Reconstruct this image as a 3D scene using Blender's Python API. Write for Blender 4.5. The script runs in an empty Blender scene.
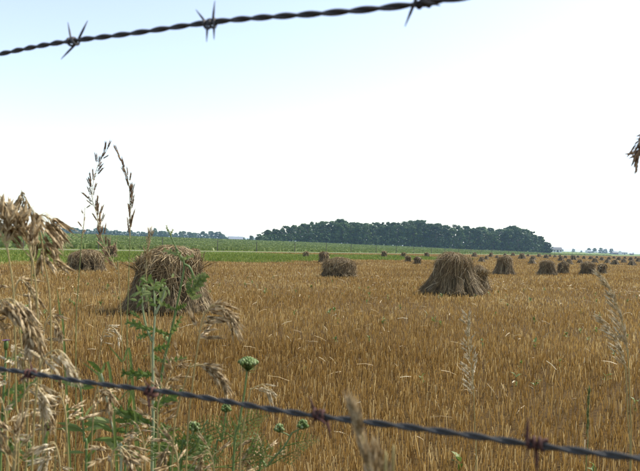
import bpy, math, random
import numpy as np
from mathutils import Vector, Matrix

R = math.radians
rng = np.random.default_rng(11)
random.seed(11)
sc = bpy.context.scene
col = sc.collection

# ------------------------------------------------------------------ camera
CAM_H = 1.25
PITCH, ROLL = R(0.78), R(1.83)
cam = bpy.data.cameras.new('camera')
cam.sensor_width = 36.0
cam.lens = 36.0
cam.clip_start = 0.02
cam.clip_end = 20000
cam.dof.use_dof = True
cam.dof.focus_distance = 14.0
cam.dof.aperture_fstop = 21.0
cam_o = bpy.data.objects.new('camera', cam)
col.objects.link(cam_o)
c_f = Vector((0, math.cos(PITCH), math.sin(PITCH)))
c_u0 = Vector((0, -math.sin(PITCH), math.cos(PITCH)))
c_r = Vector((1, 0, 0)) * math.cos(ROLL) + c_u0 * math.sin(ROLL)
c_u = c_u0 * math.cos(ROLL) - Vector((1, 0, 0)) * math.sin(ROLL)
m = Matrix((c_r, c_u, -c_f)).transposed().to_4x4()
m.translation = (0, 0, CAM_H)
cam_o.matrix_world = m
sc.camera = cam_o
C0 = Vector((0, 0, CAM_H))

# ------------------------------------------------------------------ sky, sun, exposure
SUN_EL, SUN_AZ = R(50), R(64)          # azimuth measured from +Y towards +X
w = bpy.data.worlds.new('World')
sc.world = w
w.use_nodes = True
nt = w.node_tree
bg = nt.nodes['Background']
sky = nt.nodes.new('ShaderNodeTexSky')
sky.sky_type = 'NISHITA'
sky.sun_disc = False
sky.sun_elevation = SUN_EL
sky.sun_rotation = SUN_AZ
sky.altitude = 200
sky.air_density = 1.0
sky.dust_density = 0.7
sky.ozone_density = 0.5
hz = nt.nodes.new('ShaderNodeHueSaturation')     # thin summer veil: the same paler blue all over the sky
hz.inputs['Saturation'].default_value = 0.72
hz.inputs['Value'].default_value = 0.73
nt.links.new(sky.outputs[0], hz.inputs['Color'])
nt.links.new(hz.outputs[0], bg.inputs[0])
bg.inputs[1].default_value = 0.15

sun = bpy.data.lights.new('sun', 'SUN')
sun.energy = 2.7
sun.angle = R(0.5)
sun.color = (1.0, 0.94, 0.84)
sun_o = bpy.data.objects.new('sun', sun)
col.objects.link(sun_o)
sdir = Vector((math.sin(SUN_AZ) * math.cos(SUN_EL), math.cos(SUN_AZ) * math.cos(SUN_EL), math.sin(SUN_EL)))
sun_o.rotation_euler = sdir.to_track_quat('Z', 'Y').to_euler()
sun_o.location = (20, 10, 30)

vs = sc.view_settings
vs.view_transform = 'Standard'
vs.look = 'None'
vs.gamma = 1.0
vs.exposure = 1.3
vs.use_curve_mapping = False
sc.render.engine = 'CYCLES'
sc.render.resolution_x, sc.render.resolution_y = 1024, 754
sc.cycles.max_bounces = 6
sc.cycles.volume_bounces = 1
sc.cycles.transparent_max_bounces = 8

# ------------------------------------------------------------------ helpers: place coordinates
# field frame: rows run along D, N points left across them; p = across, q = along
D = np.array([0.53, 0.848]); N = np.array([-0.848, 0.53])


def pq(x, y): return -0.848 * x + 0.53 * y, 0.53 * x + 0.848 * y
def xy(p, q): return p * N[0] + q * D[0], p * N[1] + q * D[1]


def sstep(a, b, v):
    t = np.clip((v - a) / (b - a), 0, 1)
    return t * t * (3 - 2 * t)


def height(x, y):
    p, q = pq(x, y)
    return 2.3 * sstep(58, 260, p)


def ray(px, py):
    return c_f + c_r * ((px - 320) / 640) + c_u * ((235.5 - py) / 640)


def at(px, py, depth):
    return C0 + ray(px, py) * depth


def on_ground(px, py):
    d = ray(px, py)
    return C0 + d * (-CAM_H / d.z)


# ------------------------------------------------------------------ helpers: meshes
class MB:
    """collects geometry for ONE mesh object; v is a random per-piece tone"""
    def __init__(s): s.V = []; s.F = []; s.A = []; s.n = 0

    def add(s, verts, faces, v=0.5):
        verts = np.asarray(verts, float).reshape(-1, 3)
        s.V.append(verts)
        n = s.n
        s.F += [tuple(i + n for i in f) for f in faces]
        s.A.append(np.full(len(verts), v) if np.isscalar(v) else np.asarray(v, float))
        s.n += len(verts)

    def tube(s, pts, radii, sides=5, v=0.5, cap=True):
        pts = np.asarray([tuple(p) for p in pts], float)
        n = len(pts)
        radii = np.broadcast_to(np.asarray(radii, float), (n,))
        tan = np.gradient(pts, axis=0)
        tan /= np.linalg.norm(tan, axis=1)[:, None] + 1e-12
        ref = np.array([0.31, 0.22, 0.93]) if abs(tan[0][2]) < 0.8 else np.array([0.9, 0.3, 0.1])
        a = np.cross(tan, ref); a /= np.linalg.norm(a, axis=1)[:, None] + 1e-12
        b = np.cross(tan, a)
        th = np.arange(sides) * 2 * math.pi / sides
        ring = pts[:, None, :] + radii[:, None, None] * (a[:, None, :] * np.cos(th)[None, :, None] + b[:, None, :] * np.sin(th)[None, :, None])
        F = []
        for i in range(n - 1):
            for k in range(sides):
                k2 = (k + 1) % sides
                F.append((i * sides + k, i * sides + k2, (i + 1) * sides + k2, (i + 1) * sides + k))
        if cap:
            F.append(tuple(range(sides - 1, -1, -1)))
            F.append(tuple((n - 1) * sides + k for k in range(sides)))
        s.add(ring.reshape(-1, 3), F, v)

    def ribbon(s, pts, widths, side, v=0.5):
        pts = np.asarray([tuple(p) for p in pts], float)
        n = len(pts)
        side = np.asarray(tuple(side), float)
        wd = np.broadcast_to(np.asarray(widths, float), (n,))[:, None] * 0.5
        vs_ = np.concatenate([pts - side * wd, pts + side * wd])
        s.add(vs_, [(i, i + 1, n + i + 1, n + i) for i in range(n - 1)], v)

    def leaf(s, pts, width, side, fold=0.25, v=0.5, prof=None):
        """a blade with a folded midrib, pointed at the tip"""
        pts = np.asarray([tuple(p) for p in pts], float)
        n = len(pts)
        t = np.linspace(0, 1, n)
        wd = width * 0.5 * (np.sin(np.pi * np.clip(0.12 + 0.88 * t, 0, 1)) ** 0.7 if prof is None else prof(t))
        side = np.asarray(tuple(side), float); side /= np.linalg.norm(side) + 1e-12
        tan = np.gradient(pts, axis=0); tan /= np.linalg.norm(tan, axis=1)[:, None] + 1e-12
        nor = np.cross(tan, side)
        L = pts - side * wd[:, None] + nor * (wd * fold)[:, None]
        Rr = pts + side * wd[:, None] + nor * (wd * fold)[:, None]
        F = []
        for i in range(n - 1):
            F += [(i, i + 1, n + i + 1, n + i), (2 * n + i, 2 * n + i + 1, i + 1, i)]
        s.add(np.concatenate([pts, Rr, L]), F, v)

    def box(s, c, size, v=0.5, rot=0.0):
        c = np.asarray(c, float); h = np.asarray(size, float) / 2
        q = np.array([[x, y, z] for x in (-1, 1) for y in (-1, 1) for z in (-1, 1)], float) * h
        cr, sr = math.cos(rot), math.sin(rot)
        q = np.stack([q[:, 0] * cr - q[:, 1] * sr, q[:, 0] * sr + q[:, 1] * cr, q[:, 2]], 1)
        s.add(q + c, [(0, 1, 3, 2), (4, 6, 7, 5), (0, 4, 5, 1), (2, 3, 7, 6), (0, 2, 6, 4), (1, 5, 7, 3)], v)

    def bulk(s, verts, nper, face_tpl, v):
        """many equal pieces at once: verts (k, nper, 3)"""
        k = len(verts)
        base = (np.arange(k) * nper + s.n)[:, None, None]
        f = (np.asarray(face_tpl)[None] + base).reshape(-1, len(face_tpl[0]))
        s.V.append(verts.reshape(-1, 3))
        s.F += [tuple(r) for r in f.tolist()]
        s.A.append(np.repeat(v, nper))
        s.n += k * nper

    def mesh(s, name, mat, smooth=False):
        me = bpy.data.meshes.new(name)
        me.from_pydata(np.concatenate(s.V).tolist(), [], s.F)
        at_ = me.attributes.new('tone', 'FLOAT', 'POINT')
        at_.data.foreach_set('value', np.concatenate(s.A).astype(np.float32))
        me.materials.append(mat)
        if smooth:
            me.polygons.foreach_set('use_smooth', np.ones(len(me.polygons), bool))
        me.update()
        return me

    def build(s, name, mat, parent=None, smooth=False):
        return link(name, s.mesh(name, mat, smooth), parent)


def link(name, me, parent=None):
    o = bpy.data.objects.new(name, me)
    col.objects.link(o)
    if parent is not None:
        o.parent = parent
    return o


def tag(o, label=None, cat=None, group=None, kind=None):
    if label: o['label'] = label
    if cat: o['category'] = cat
    if group: o['group'] = group
    if kind: o['kind'] = kind
    return o


def empty(name, loc, rz=0.0, scale=1.0):
    o = bpy.data.objects.new(name, None)
    o.empty_display_size = 0.1
    o.location = loc
    o.rotation_euler = (0, 0, rz)
    o.scale = (scale, scale, scale) if np.isscalar(scale) else scale
    col.objects.link(o)
    return o


def spline(pts, k=6):
    """Catmull-Rom through the points"""
    P = np.asarray([tuple(p) for p in pts], float)
    if len(P) == 2:
        return np.linspace(P[0], P[1], k + 1)
    E = np.concatenate([[2 * P[0] - P[1]], P, [2 * P[-1] - P[-2]]])
    out = []
    for i in range(len(P) - 1):
        a, b, c, d = E[i:i + 4]
        for t in np.linspace(0, 1, k, endpoint=False):
            out.append(0.5 * (2 * b + (c - a) * t + (2 * a - 5 * b + 4 * c - d) * t * t + (3 * b - a - 3 * c + d) * t ** 3))
    out.append(P[-1])
    return np.array(out)


# ------------------------------------------------------------------ materials
def new_mat(name):
    mt = bpy.data.materials.new(name)
    mt.use_nodes = True
    return mt, mt.node_tree, mt.node_tree.nodes['Principled BSDF'], mt.node_tree.nodes['Material Output']


def ramp_node(t, stops):
    r = t.nodes.new('ShaderNodeValToRGB')
    e = r.color_ramp.elements
    while len(e) < len(stops): e.new(0.5)
    for k, (pos, c) in enumerate(stops):
        e[k].position = pos; e[k].color = (*c, 1)
    return r


def tone_mat(name, stops, rough=0.7, transl=0.0, spec=0.3, noise=(0, 0.0), metallic=0.0, bump=0.0):
    """colour from each piece's own tone (attribute) + fine object-space noise"""
    mt, t, b, out = new_mat(name)
    a = t.nodes.new('ShaderNodeAttribute'); a.attribute_name = 'tone'
    r = ramp_node(t, stops)
    fac = a.outputs['Fac']
    if noise[0]:
        tc = t.nodes.new('ShaderNodeTexCoord')
        n = t.nodes.new('ShaderNodeTexNoise'); n.inputs['Scale'].default_value = noise[0]; n.inputs['Detail'].default_value = 4
        t.links.new(tc.outputs['Object'], n.inputs['Vector'])
        ma = t.nodes.new('ShaderNodeMath'); ma.operation = 'MULTIPLY_ADD'
        ma.inputs[1].default_value = noise[1]; ma.inputs[2].default_value = -0.5 * noise[1]
        t.links.new(n.outputs['Fac'], ma.inputs[0])
        ad = t.nodes.new('ShaderNodeMath'); ad.operation = 'ADD'
        t.links.new(a.outputs['Fac'], ad.inputs[0]); t.links.new(ma.outputs[0], ad.inputs[1])
        fac = ad.outputs[0]
        if bump:
            bp = t.nodes.new('ShaderNodeBump'); bp.inputs['Strength'].default_value = bump
            t.links.new(n.outputs['Fac'], bp.inputs['Height']); t.links.new(bp.outputs[0], b.inputs['Normal'])
    t.links.new(fac, r.inputs[0])
    t.links.new(r.outputs[0], b.inputs['Base Color'])
    b.inputs['Roughness'].default_value = rough
    b.inputs['Specular IOR Level'].default_value = spec
    b.inputs['Metallic'].default_value = metallic
    if transl:
        tr = t.nodes.new('ShaderNodeBsdfTranslucent'); t.links.new(r.outputs[0], tr.inputs[0])
        mx = t.nodes.new('ShaderNodeMixShader'); mx.inputs[0].default_value = transl
        t.links.new(b.outputs[0], mx.inputs[1]); t.links.new(tr.outputs[0], mx.inputs[2])
        t.links.new(mx.outputs[0], out.inputs['Surface'])
    return mt


M = {}
M['stubble'] = tone_mat('stubble_straw', [(0, (.135, .070, .015)), (.3, (.275, .158, .040)), (.7, (.41, .258, .078)), (1, (.66, .50, .23))], .55, .36)
M['litter'] = tone_mat('straw_litter', [(0, (.22, .14, .05)), (.6, (.38, .28, .13)), (1, (.66, .56, .36))], .5, .2)
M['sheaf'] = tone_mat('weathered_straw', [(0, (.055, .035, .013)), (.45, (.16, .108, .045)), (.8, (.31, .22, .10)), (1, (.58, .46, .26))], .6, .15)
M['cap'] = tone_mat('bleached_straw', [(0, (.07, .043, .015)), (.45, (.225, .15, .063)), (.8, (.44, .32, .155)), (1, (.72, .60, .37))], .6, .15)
M['green_grass'] = tone_mat('green_grass', [(0, (.09, .13, .016)), (.6, (.165, .21, .028)), (1, (.26, .25, .055))], .6, .3)
M['crop'] = tone_mat('crop_leaf', [(0, (.10, .135, .03)), (.6, (.165, .21, .052)), (1, (.22, .25, .085))], .6, .25)
M['weed'] = tone_mat('weed_leaf', [(0, (.055, .095, .014)), (.6, (.125, .18, .036)), (1, (.26, .30, .11))], .5, .35)
M['stem_green'] = tone_mat('weed_stem', [(0, (.07, .13, .03)), (.6, (.15, .21, .07)), (1, (.42, .44, .28))], .5, .0)
M['spikelet'] = tone_mat('brome_spikelet', [(0, (.15, .09, .032)), (.45, (.37, .255, .115)), (1, (.66, .53, .32))], .55, .3, noise=(90, .3))
M['pale_spikelet'] = tone_mat('bleached_spikelet', [(0, (.33, .25, .12)), (.6, (.58, .47, .28)), (1, (.76, .68, .50))], .55, .3)
M['dark_spikelet'] = tone_mat('purple_brown_spikelet', [(0, (.10, .055, .028)), (.5, (.26, .155, .08)), (1, (.48, .33, .19))], .55, .3)
M['green_spikelet'] = tone_mat('green_spikelet', [(0, (.08, .12, .025)), (.6, (.17, .21, .06)), (1, (.34, .36, .15))], .55, .3)
M['rachis'] = tone_mat('grass_stem', [(0, (.15, .17, .05)), (.5, (.33, .25, .10)), (1, (.52, .41, .22))], .5)
M['tree_leaf'] = tone_mat('tree_leaf', [(0, (.02, .048, .014)), (.5, (.042, .088, .024)), (1, (.085, .14, .04))], .6, .2)
_t = M['tree_leaf'].node_tree
_oi = _t.nodes.new('ShaderNodeObjectInfo'); _hs = _t.nodes.new('ShaderNodeHueSaturation')
_rmp = next(n for n in _t.nodes if n.type == 'VALTORGB')
for _l in list(_rmp.outputs[0].links): _t.links.new(_hs.outputs[0], _l.to_socket)
_t.links.new(_rmp.outputs[0], _hs.inputs['Color'])
_mr = _t.nodes.new('ShaderNodeMapRange'); _mr.inputs['To Min'].default_value = .6; _mr.inputs['To Max'].default_value = 1.55
_t.links.new(_oi.outputs['Random'], _mr.inputs['Value']); _t.links.new(_mr.outputs[0], _hs.inputs['Value'])
_mr = _t.nodes.new('ShaderNodeMapRange'); _mr.inputs['To Min'].default_value = .515; _mr.inputs['To Max'].default_value = .475
_t.links.new(_oi.outputs['Random'], _mr.inputs['Value']); _t.links.new(_mr.outputs[0], _hs.inputs['Hue'])
M['bark'] = tone_mat('bark', [(0, (.07, .055, .04)), (1, (.17, .14, .11))], .9, noise=(6, .6))
M['wire'] = tone_mat('galvanised_wire', [(0, (.022, .018, .015)), (.55, (.05, .05, .048)), (1, (.10, .098, .09))], .65, spec=.3, noise=(160, .9), metallic=.1)
M['rust'] = tone_mat('rusty_steel', [(0, (.03, .014, .011)), (.5, (.085, .036, .028)), (1, (.17, .08, .06))], .8, noise=(500, .8), metallic=.15)
M['dark_wire'] = tone_mat('dark_weathered_wire', [(0, (.025, .024, .026)), (.6, (.06, .056, .056)), (1, (.12, .10, .09))], .6, noise=(160, .9), metallic=.3)
M['post'] = tone_mat('weathered_post', [(0, (.10, .085, .07)), (1, (.28, .25, .21))], .9, noise=(9, .8), bump=.4)
M['far_post'] = tone_mat('dark_post', [(0, (.05, .045, .04)), (1, (.12, .105, .09))], .9)
M['white_wall'] = tone_mat('white_siding', [(0, (.68, .68, .67)), (1, (.82, .82, .81))], .6, noise=(.8, .5))
M['grey_roof'] = tone_mat('grey_roof', [(0, (.16, .18, .21)), (1, (.30, .33, .37))], .5, noise=(.6, .5))
M['dark_roof'] = tone_mat('dark_roof', [(0, (.05, .055, .065)), (1, (.10, .11, .13))], .6, noise=(.6, .5))
M['window'] = tone_mat('window_glass', [(0, (.02, .025, .03)), (1, (.05, .06, .07))], .15, spec=.6)
M['gravel'] = tone_mat('road_gravel', [(0, (.11, .12, .05)), (.5, (.16, .155, .085)), (1, (.23, .21, .14))], .95, noise=(1.3, .9))
M['purple'] = tone_mat('thistle_flower', [(0, (.10, .045, .10)), (1, (.22, .12, .21))], .6, .2)
M['umbel'] = tone_mat('umbel_bud', [(0, (.06, .10, .02)), (.6, (.13, .19, .045)), (1, (.34, .38, .18))], .6, .2)


def ground_mat():
    mt, t, b, out = new_mat('field_ground')
    tc = t.nodes.new('ShaderNodeTexCoord')
    sep = t.nodes.new('ShaderNodeSeparateXYZ'); t.links.new(tc.outputs['Object'], sep.inputs[0])

    def math_(op, a, b_=None, c=None):
        n = t.nodes.new('ShaderNodeMath'); n.operation = op
        for k, v in enumerate((a, b_, c)):
            if v is None: continue
            if isinstance(v, (int, float)): n.inputs[k].default_value = v
            else: t.links.new(v, n.inputs[k])
        return n.outputs[0]

    def noise(scale, detail=5, rough=.6):
        n = t.nodes.new('ShaderNodeTexNoise'); n.inputs['Scale'].default_value = scale
        n.inputs['Detail'].default_value = detail; n.inputs['Roughness'].default_value = rough
        t.links.new(tc.outputs['Object'], n.inputs['Vector']); return n.outputs['Fac']

    def mix(f, a, c):
        n = t.nodes.new('ShaderNodeMix'); n.data_type = 'RGBA'
        t.links.new(f, n.inputs['Factor']); t.links.new(a, n.inputs['A']); t.links.new(c, n.inputs['B'])
        return n.outputs['Result']

    def smooth(v, a, c):
        n = t.nodes.new('ShaderNodeMapRange'); n.interpolation_type = 'SMOOTHSTEP'
        n.inputs['From Min'].default_value = a; n.inputs['From Max'].default_value = c
        t.links.new(v, n.inputs['Value']); return n.outputs['Result']
    # the mesh is laid out in field coordinates: X = along rows (q), Y = across (p)
    q_, p_ = sep.outputs[0], sep.outputs[1]
    big = noise(.09, 4)
    pj = math_('MULTIPLY_ADD', big, 6.0, math_('SUBTRACT', p_, 3.0))
    qj = math_('MULTIPLY_ADD', big, 30.0, math_('SUBTRACT', q_, 15.0))
    fine, mid = noise(38, 8, .75), noise(.7, 5)
    gold = ramp_node(t, [(.25, (.03, .019, .009)), (.45, (.075, .045, .017)), (.6, (.13, .08, .026)), (.8, (.23, .145, .05))])
    t.links.new(math_('MULTIPLY_ADD', fine, .72, math_('MULTIPLY', mid, .28)), gold.inputs[0])
    green = ramp_node(t, [(.3, (.06, .09, .014)), (.5, (.10, .14, .022)), (.75, (.15, .17, .045))])
    t.links.new(math_('MULTIPLY_ADD', fine, .4, math_('MULTIPLY', mid, .6)), green.inputs[0])
    crop = ramp_node(t, [(.3, (.10, .125, .03)), (.5, (.14, .18, .045)), (.75, (.19, .22, .07))])
    t.links.new(math_('MULTIPLY_ADD', noise(1.5), .4, math_('MULTIPLY', noise(.05), .6)), crop.inputs[0])
    in_strip = math_('MULTIPLY', smooth(pj, 24.6, 26.2), math_('SUBTRACT', 1.0, smooth(qj, 74, 88)))
    in_strip = math_('MULTIPLY', in_strip, math_('SUBTRACT', 1.0, math_('MULTIPLY', smooth(qj, 58, 70), smooth(pj, 38, 42))))
    verge = smooth(p_, 46.5, 48.5)
    c = mix(in_strip, gold.outputs[0], green.outputs[0])
    c = mix(verge, c, green.outputs[0])
    c = mix(smooth(p_, 53, 55), c, crop.outputs[0])
    t.links.new(c, b.inputs['Base Color'])
    b.inputs['Roughness'].default_value = 1.0
    b.inputs['Specular IOR Level'].default_value = .1
    bp = t.nodes.new('ShaderNodeBump'); bp.inputs['Strength'].default_value = .6; bp.inputs['Distance'].default_value = .06
    t.links.new(fine, bp.inputs['Height']); t.links.new(bp.outputs[0], b.inputs['Normal'])
    return mt


M['ground'] = ground_mat()
FIELD_ROT = math.atan2(D[1], D[0])

# ------------------------------------------------------------------ ground, road
ps = np.unique(np.concatenate([[-4000, -2500, -1200, -600, -300, -150, -80], np.arange(-40, 60, 5), np.arange(60, 270, 6), [300, 400, 600, 1000, 1700, 2600, 4000]]))
qs = np.unique(np.concatenate([[-4000, -1500, -500, -200, -80], np.arange(-40, 200, 8), [240, 300, 400, 550, 800, 1200, 1800, 2800, 4000]]))
gm = MB()
PP, QQ = np.meshgrid(ps, qs, indexing='ij')
Z = 2.3 * sstep(58, 260, PP)
nq = len(qs)
gm.add(np.stack([QQ.ravel(), PP.ravel(), Z.ravel()], 1),
       [(i * nq + j, (i * nq) + j + 1, (i + 1) * nq + j + 1, (i + 1) * nq + j)[::-1] for i in range(len(ps) - 1) for j in range(nq - 1)])
g = gm.build('ground', M['ground'], smooth=True)
g.rotation_euler = (0, 0, FIELD_ROT)
tag(g, 'flat farmland with golden stubble running to a green crop field', 'ground', kind='structure')

rm = MB()                                      # low gravel bed with sloping shoulders
prof = [(49.0, -.05), (49.7, .03), (51.0, .035), (51.7, -.05)]
qq = np.arange(-60, 520, 10.0)
V = [(q, p + .25 * math.sin(q * .021), z) for q in qq for p, z in prof]
rm.add(V, [(i * 4 + k, i * 4 + k + 1, i * 4 + k + 5, i * 4 + k + 4)[::-1] for i in range(len(qq) - 1) for k in range(3)])
r = rm.build('gravel_road', M['gravel'])
r.rotation_euler = (0, 0, FIELD_ROT)
tag(r, 'pale gravel farm road crossing behind the green grass strip', 'road', kind='structure')


# ------------------------------------------------------------------ stubble, litter, grass, crop (uncountable)
def polar(n, r1, r2, amax):
    rr = np.sqrt(rng.uniform(r1 * r1, r2 * r2, n)); a = rng.uniform(-amax, amax, n)
    return rr * np.sin(a), rr * np.cos(a)


def wob(p, q):          # smooth wandering of field edges
    return 1.1 * np.sin(q * .23) + .8 * np.sin(q * .61 + 1) + .5 * np.sin(q * 1.7)


def green_zone(x, y):
    p, q = pq(x, y)
    e = wob(p, q)
    a = (p + e > 25) & (q + 3 * e < 80) & ~((q + 3 * e > 64) & (p > 40))
    return (a & (p < 48.4)) | ((p > 46.8) & (p < 48.4)) | ((p > 52.5) & (p < 54))


def gold_zone(x, y):
    p, q = pq(x, y)
    return ~green_zone(x, y) & (p < 47) & (x * 0.49 + (y) * 0.871 > 1.5)   # beyond the fence row


def stalks(mb, x, y, h, wd, lean, tri):
    n = len(x)
    z0 = height(x, y) - .01
    la = rng.uniform(0, 2 * math.pi, n); lm = np.abs(rng.normal(0, lean, n))
    tx, ty, tz = x + h * np.sin(lm) * np.cos(la), y + h * np.sin(lm) * np.sin(la), z0 + h * np.cos(lm)
    v = np.clip(rng.normal(.5, .25, n) + .13 * np.sin(x * .7 + 2 * np.sin(y * .31)) * np.sin(y * .55 - x * .2), 0, 1)
    ya = rng.uniform(0, 2 * math.pi, n)
    if tri:
        out = np.zeros((n, 6, 3))                   # a split, folded straw
        for k in range(3):
            a = ya + k * 1.9
            out[:, k] = np.stack([x + wd * .62 * np.cos(a), y + wd * .62 * np.sin(a), z0], 1)
            out[:, 3 + k] = np.stack([tx + wd * .5 * np.cos(a), ty + wd * .5 * np.sin(a), tz], 1)
        mb.bulk(out, 6, [(0, 1, 4, 3), (1, 2, 5, 4)], v)
    else:
        dx, dy = wd * .5 * np.cos(ya), wd * .5 * np.sin(ya)
        out = np.stack([np.stack([x - dx, y - dy, z0], 1), np.stack([x + dx, y + dy, z0], 1),
                        np.stack([tx + dx * .7, ty + dy * .7, tz], 1), np.stack([tx - dx * .7, ty - dy * .7, tz], 1)], 1)
        mb.bulk(out, 4, [(0, 1, 2, 3)], v)


SHOCK_GAP = []          # filled below, kept clear of stubble
st = MB()
AM = R(46)
rg_ = np.linspace(1.6, 420, 8000)
dens = 3000 / (1 + (rg_ / 4) ** 1.6)
cdf = np.cumsum(dens * rg_); n = int(cdf[-1] * (rg_[1] - rg_[0]) * 2 * AM)
rr = np.interp(rng.uniform(0, cdf[-1], n), cdf, rg_); aa = rng.uniform(-AM, AM, n)
x, y = rr * np.sin(aa), rr * np.cos(aa)
p, q = pq(x, y)
near = np.clip(1 - rr / 25, .0, 1)
p = np.where(rng.uniform(0, 1, n) < .75, np.round(p / .17) * .17 + rng.normal(0, .05, n), p)   # drill rows
x, y = xy(p, q)
k = gold_zone(x, y)
f = np.sin(x * .9 + 1.3 * np.sin(y * .7)) * np.sin(y * .8 + x * .25)       # thin and flattened places
k &= rng.uniform(0, 1, n) < np.clip(.88 + .4 * f, .5, 1)
x, y = x[k], y[k]
d = np.hypot(x, y)
hh = np.clip(rng.normal(.078, .026, len(x)) * (1 + .15 * np.sin(x * .5) * np.sin(y * .4)), .04, .24)
wd = .0017 + .0006 * d
tri = d < 8
stalks(st, x[tri], y[tri], hh[tri], wd[tri], .24, True)
stalks(st, x[~tri], y[~tri], hh[~tri], wd[~tri] * 1.15, .2, False)
so = st.build('stubble', M['stubble'])
tag(so, 'golden cut wheat stubble covering the field', 'stubble', kind='stuff')

lt = MB()               # loose straw lying on and over the stubble
n = 2200
x, y = polar(n, 2.2, 26, R(46))
k = gold_zone(x, y); x, y = x[k], y[k]; n = len(x)
d = np.hypot(x, y)
a = rng.uniform(0, 2 * math.pi, n); L = rng.uniform(.04, .19, n); z = rng.uniform(.02, .12, n); tl = rng.normal(0, .35, n)
dx, dy, dz = np.cos(a) * L * np.cos(tl), np.sin(a) * L * np.cos(tl), L * np.sin(tl)
wd = (.0016 + .00025 * d)
sx, sy = -np.sin(a) * wd, np.cos(a) * wd
z1, z2 = np.maximum(z - dz / 2, .01), np.maximum(z + dz / 2, .01)
zm = (z1 + z2) / 2 + L * .06
out = np.stack([np.stack([x - dx / 2 - sx, y - dy / 2 - sy, z1], 1), np.stack([x - dx / 2 + sx, y - dy / 2 + sy, z1 + wd], 1),
                np.stack([x + sx, y + sy, zm + wd], 1), np.stack([x - sx, y - sy, zm], 1),
                np.stack([x + dx / 2 + sx, y + dy / 2 + sy, z2 + wd], 1), np.stack([x + dx / 2 - sx, y + dy / 2 - sy, z2], 1)], 1)
lt.bulk(out, 6, [(0, 1, 2, 3), (3, 2, 4, 5)], np.clip(rng.normal(.55, .25, n), 0, 1))
tag(lt.build('loose_straw', M['litter']), 'bleached loose straw scattered over the stubble', 'straw', kind='stuff')

gs = MB()               # green grass strip in front of the farm road
for r1, r2, dens in ((26, 60, 30), (60, 130, 12)):
    n = int(R(40) * (r2 * r2 - r1 * r1) * dens)
    x, y = polar(n, r1, r2, R(40))
    k = green_zone(x, y); x, y = x[k], y[k]
    p, q = pq(x, y); d = np.hypot(x, y)
    hh = rng.uniform(.07, .2, len(x)) * (1 - .6 * sstep(36, 46, p))
    stalks(gs, x, y, hh, .012 + .0007 * d, .35, False)
tag(gs.build('grass_strip', M['green_grass']), 'bright green grass strip between stubble and farm road', 'grass', kind='stuff')

cs = MB()               # leafy crop in rows beyond the road
n = 110000
rr = 62 * (430 / 62) ** rng.uniform(0, 1, n); a = rng.uniform(-R(40), R(40), n)
x, y = rr * np.sin(a), rr * np.cos(a)
p, q = pq(x, y)
p = np.round(p / .76) * .76 + rng.normal(0, .14, n)
x, y = xy(p, q)
k = (p > 55.5) & (p < 235); x, y, p, q = x[k], y[k], p[k], q[k]
d = np.hypot(x, y)
hh = .28 + .16 * np.sin(p * .11 + 2 * np.sin(q * .02)) * np.sin(q * .035) + rng.uniform(-.08, .12, len(x))
stalks(cs, x, y, np.clip(hh, .1, .7), .10 + .0022 * d, .5, False)
tag(cs.build('crop_plants', M['crop']), 'rows of low green crop beyond the farm road', 'crop', kind='stuff')

# small green weeds that came up in the stubble
wm = MB()
n = 270
x, y = polar(n, 2.4, 22, R(44))
k = gold_zone(x, y); x, y = x[k], y[k]
for X, Y in zip(x, y):
    s_ = random.uniform(.03, .075) * (1 + .02 * math.hypot(X, Y))
    for _ in range(random.randint(4, 8)):
        a = random.uniform(0, 6.28); e = random.uniform(.2, 1.2)
        b0 = np.array([X, Y, random.uniform(.0, .09)]); dr = np.array([math.cos(a) * math.cos(e), math.sin(a) * math.cos(e), math.sin(e)])
        wm.leaf([b0, b0 + dr * s_ * .5, b0 + dr * s_ + np.array([0, 0, -.2 * s_])], s_ * .45, (-math.sin(a), math.cos(a), 0), v=random.uniform(.3, 1))
tag(wm.build('low_weeds', M['weed']), 'small green weeds sprouting among the stubble', 'weeds', kind='stuff')

# verge grass and herbs along the fence row (mostly below the frame)
vm = MB()
n = 2600
t_ = rng.uniform(-3.2, 2.4, n); o_ = rng.uniform(-.1, 1.5, n)
x = -.2256 + .871 * t_ + .49 * o_; y = .498 - .49 * t_ + .871 * o_
k = (y > .35)
for X, Y in zip(x[k], y[k]):
    h_ = random.uniform(.12, .42); a = random.uniform(0, 6.28); l_ = random.uniform(.05, .5) * h_
    b0 = np.array([X, Y, 0.0]); e0 = np.array([X + l_ * math.cos(a), Y + l_ * math.sin(a), h_ * .95])
    mid = (b0 + e0) / 2 + np.array([-l_ * .25 * math.cos(a), -l_ * .25 * math.sin(a), h_ * .12])
    vm.ribbon([b0, mid, e0], [.006, .005, .001], (-math.sin(a), math.cos(a), 0), v=random.uniform(.1, 1))
tag(vm.build('verge_grass', M['green_grass']), 'short green verge grass along the foot of the fence', 'grass', kind='stuff')


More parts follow.
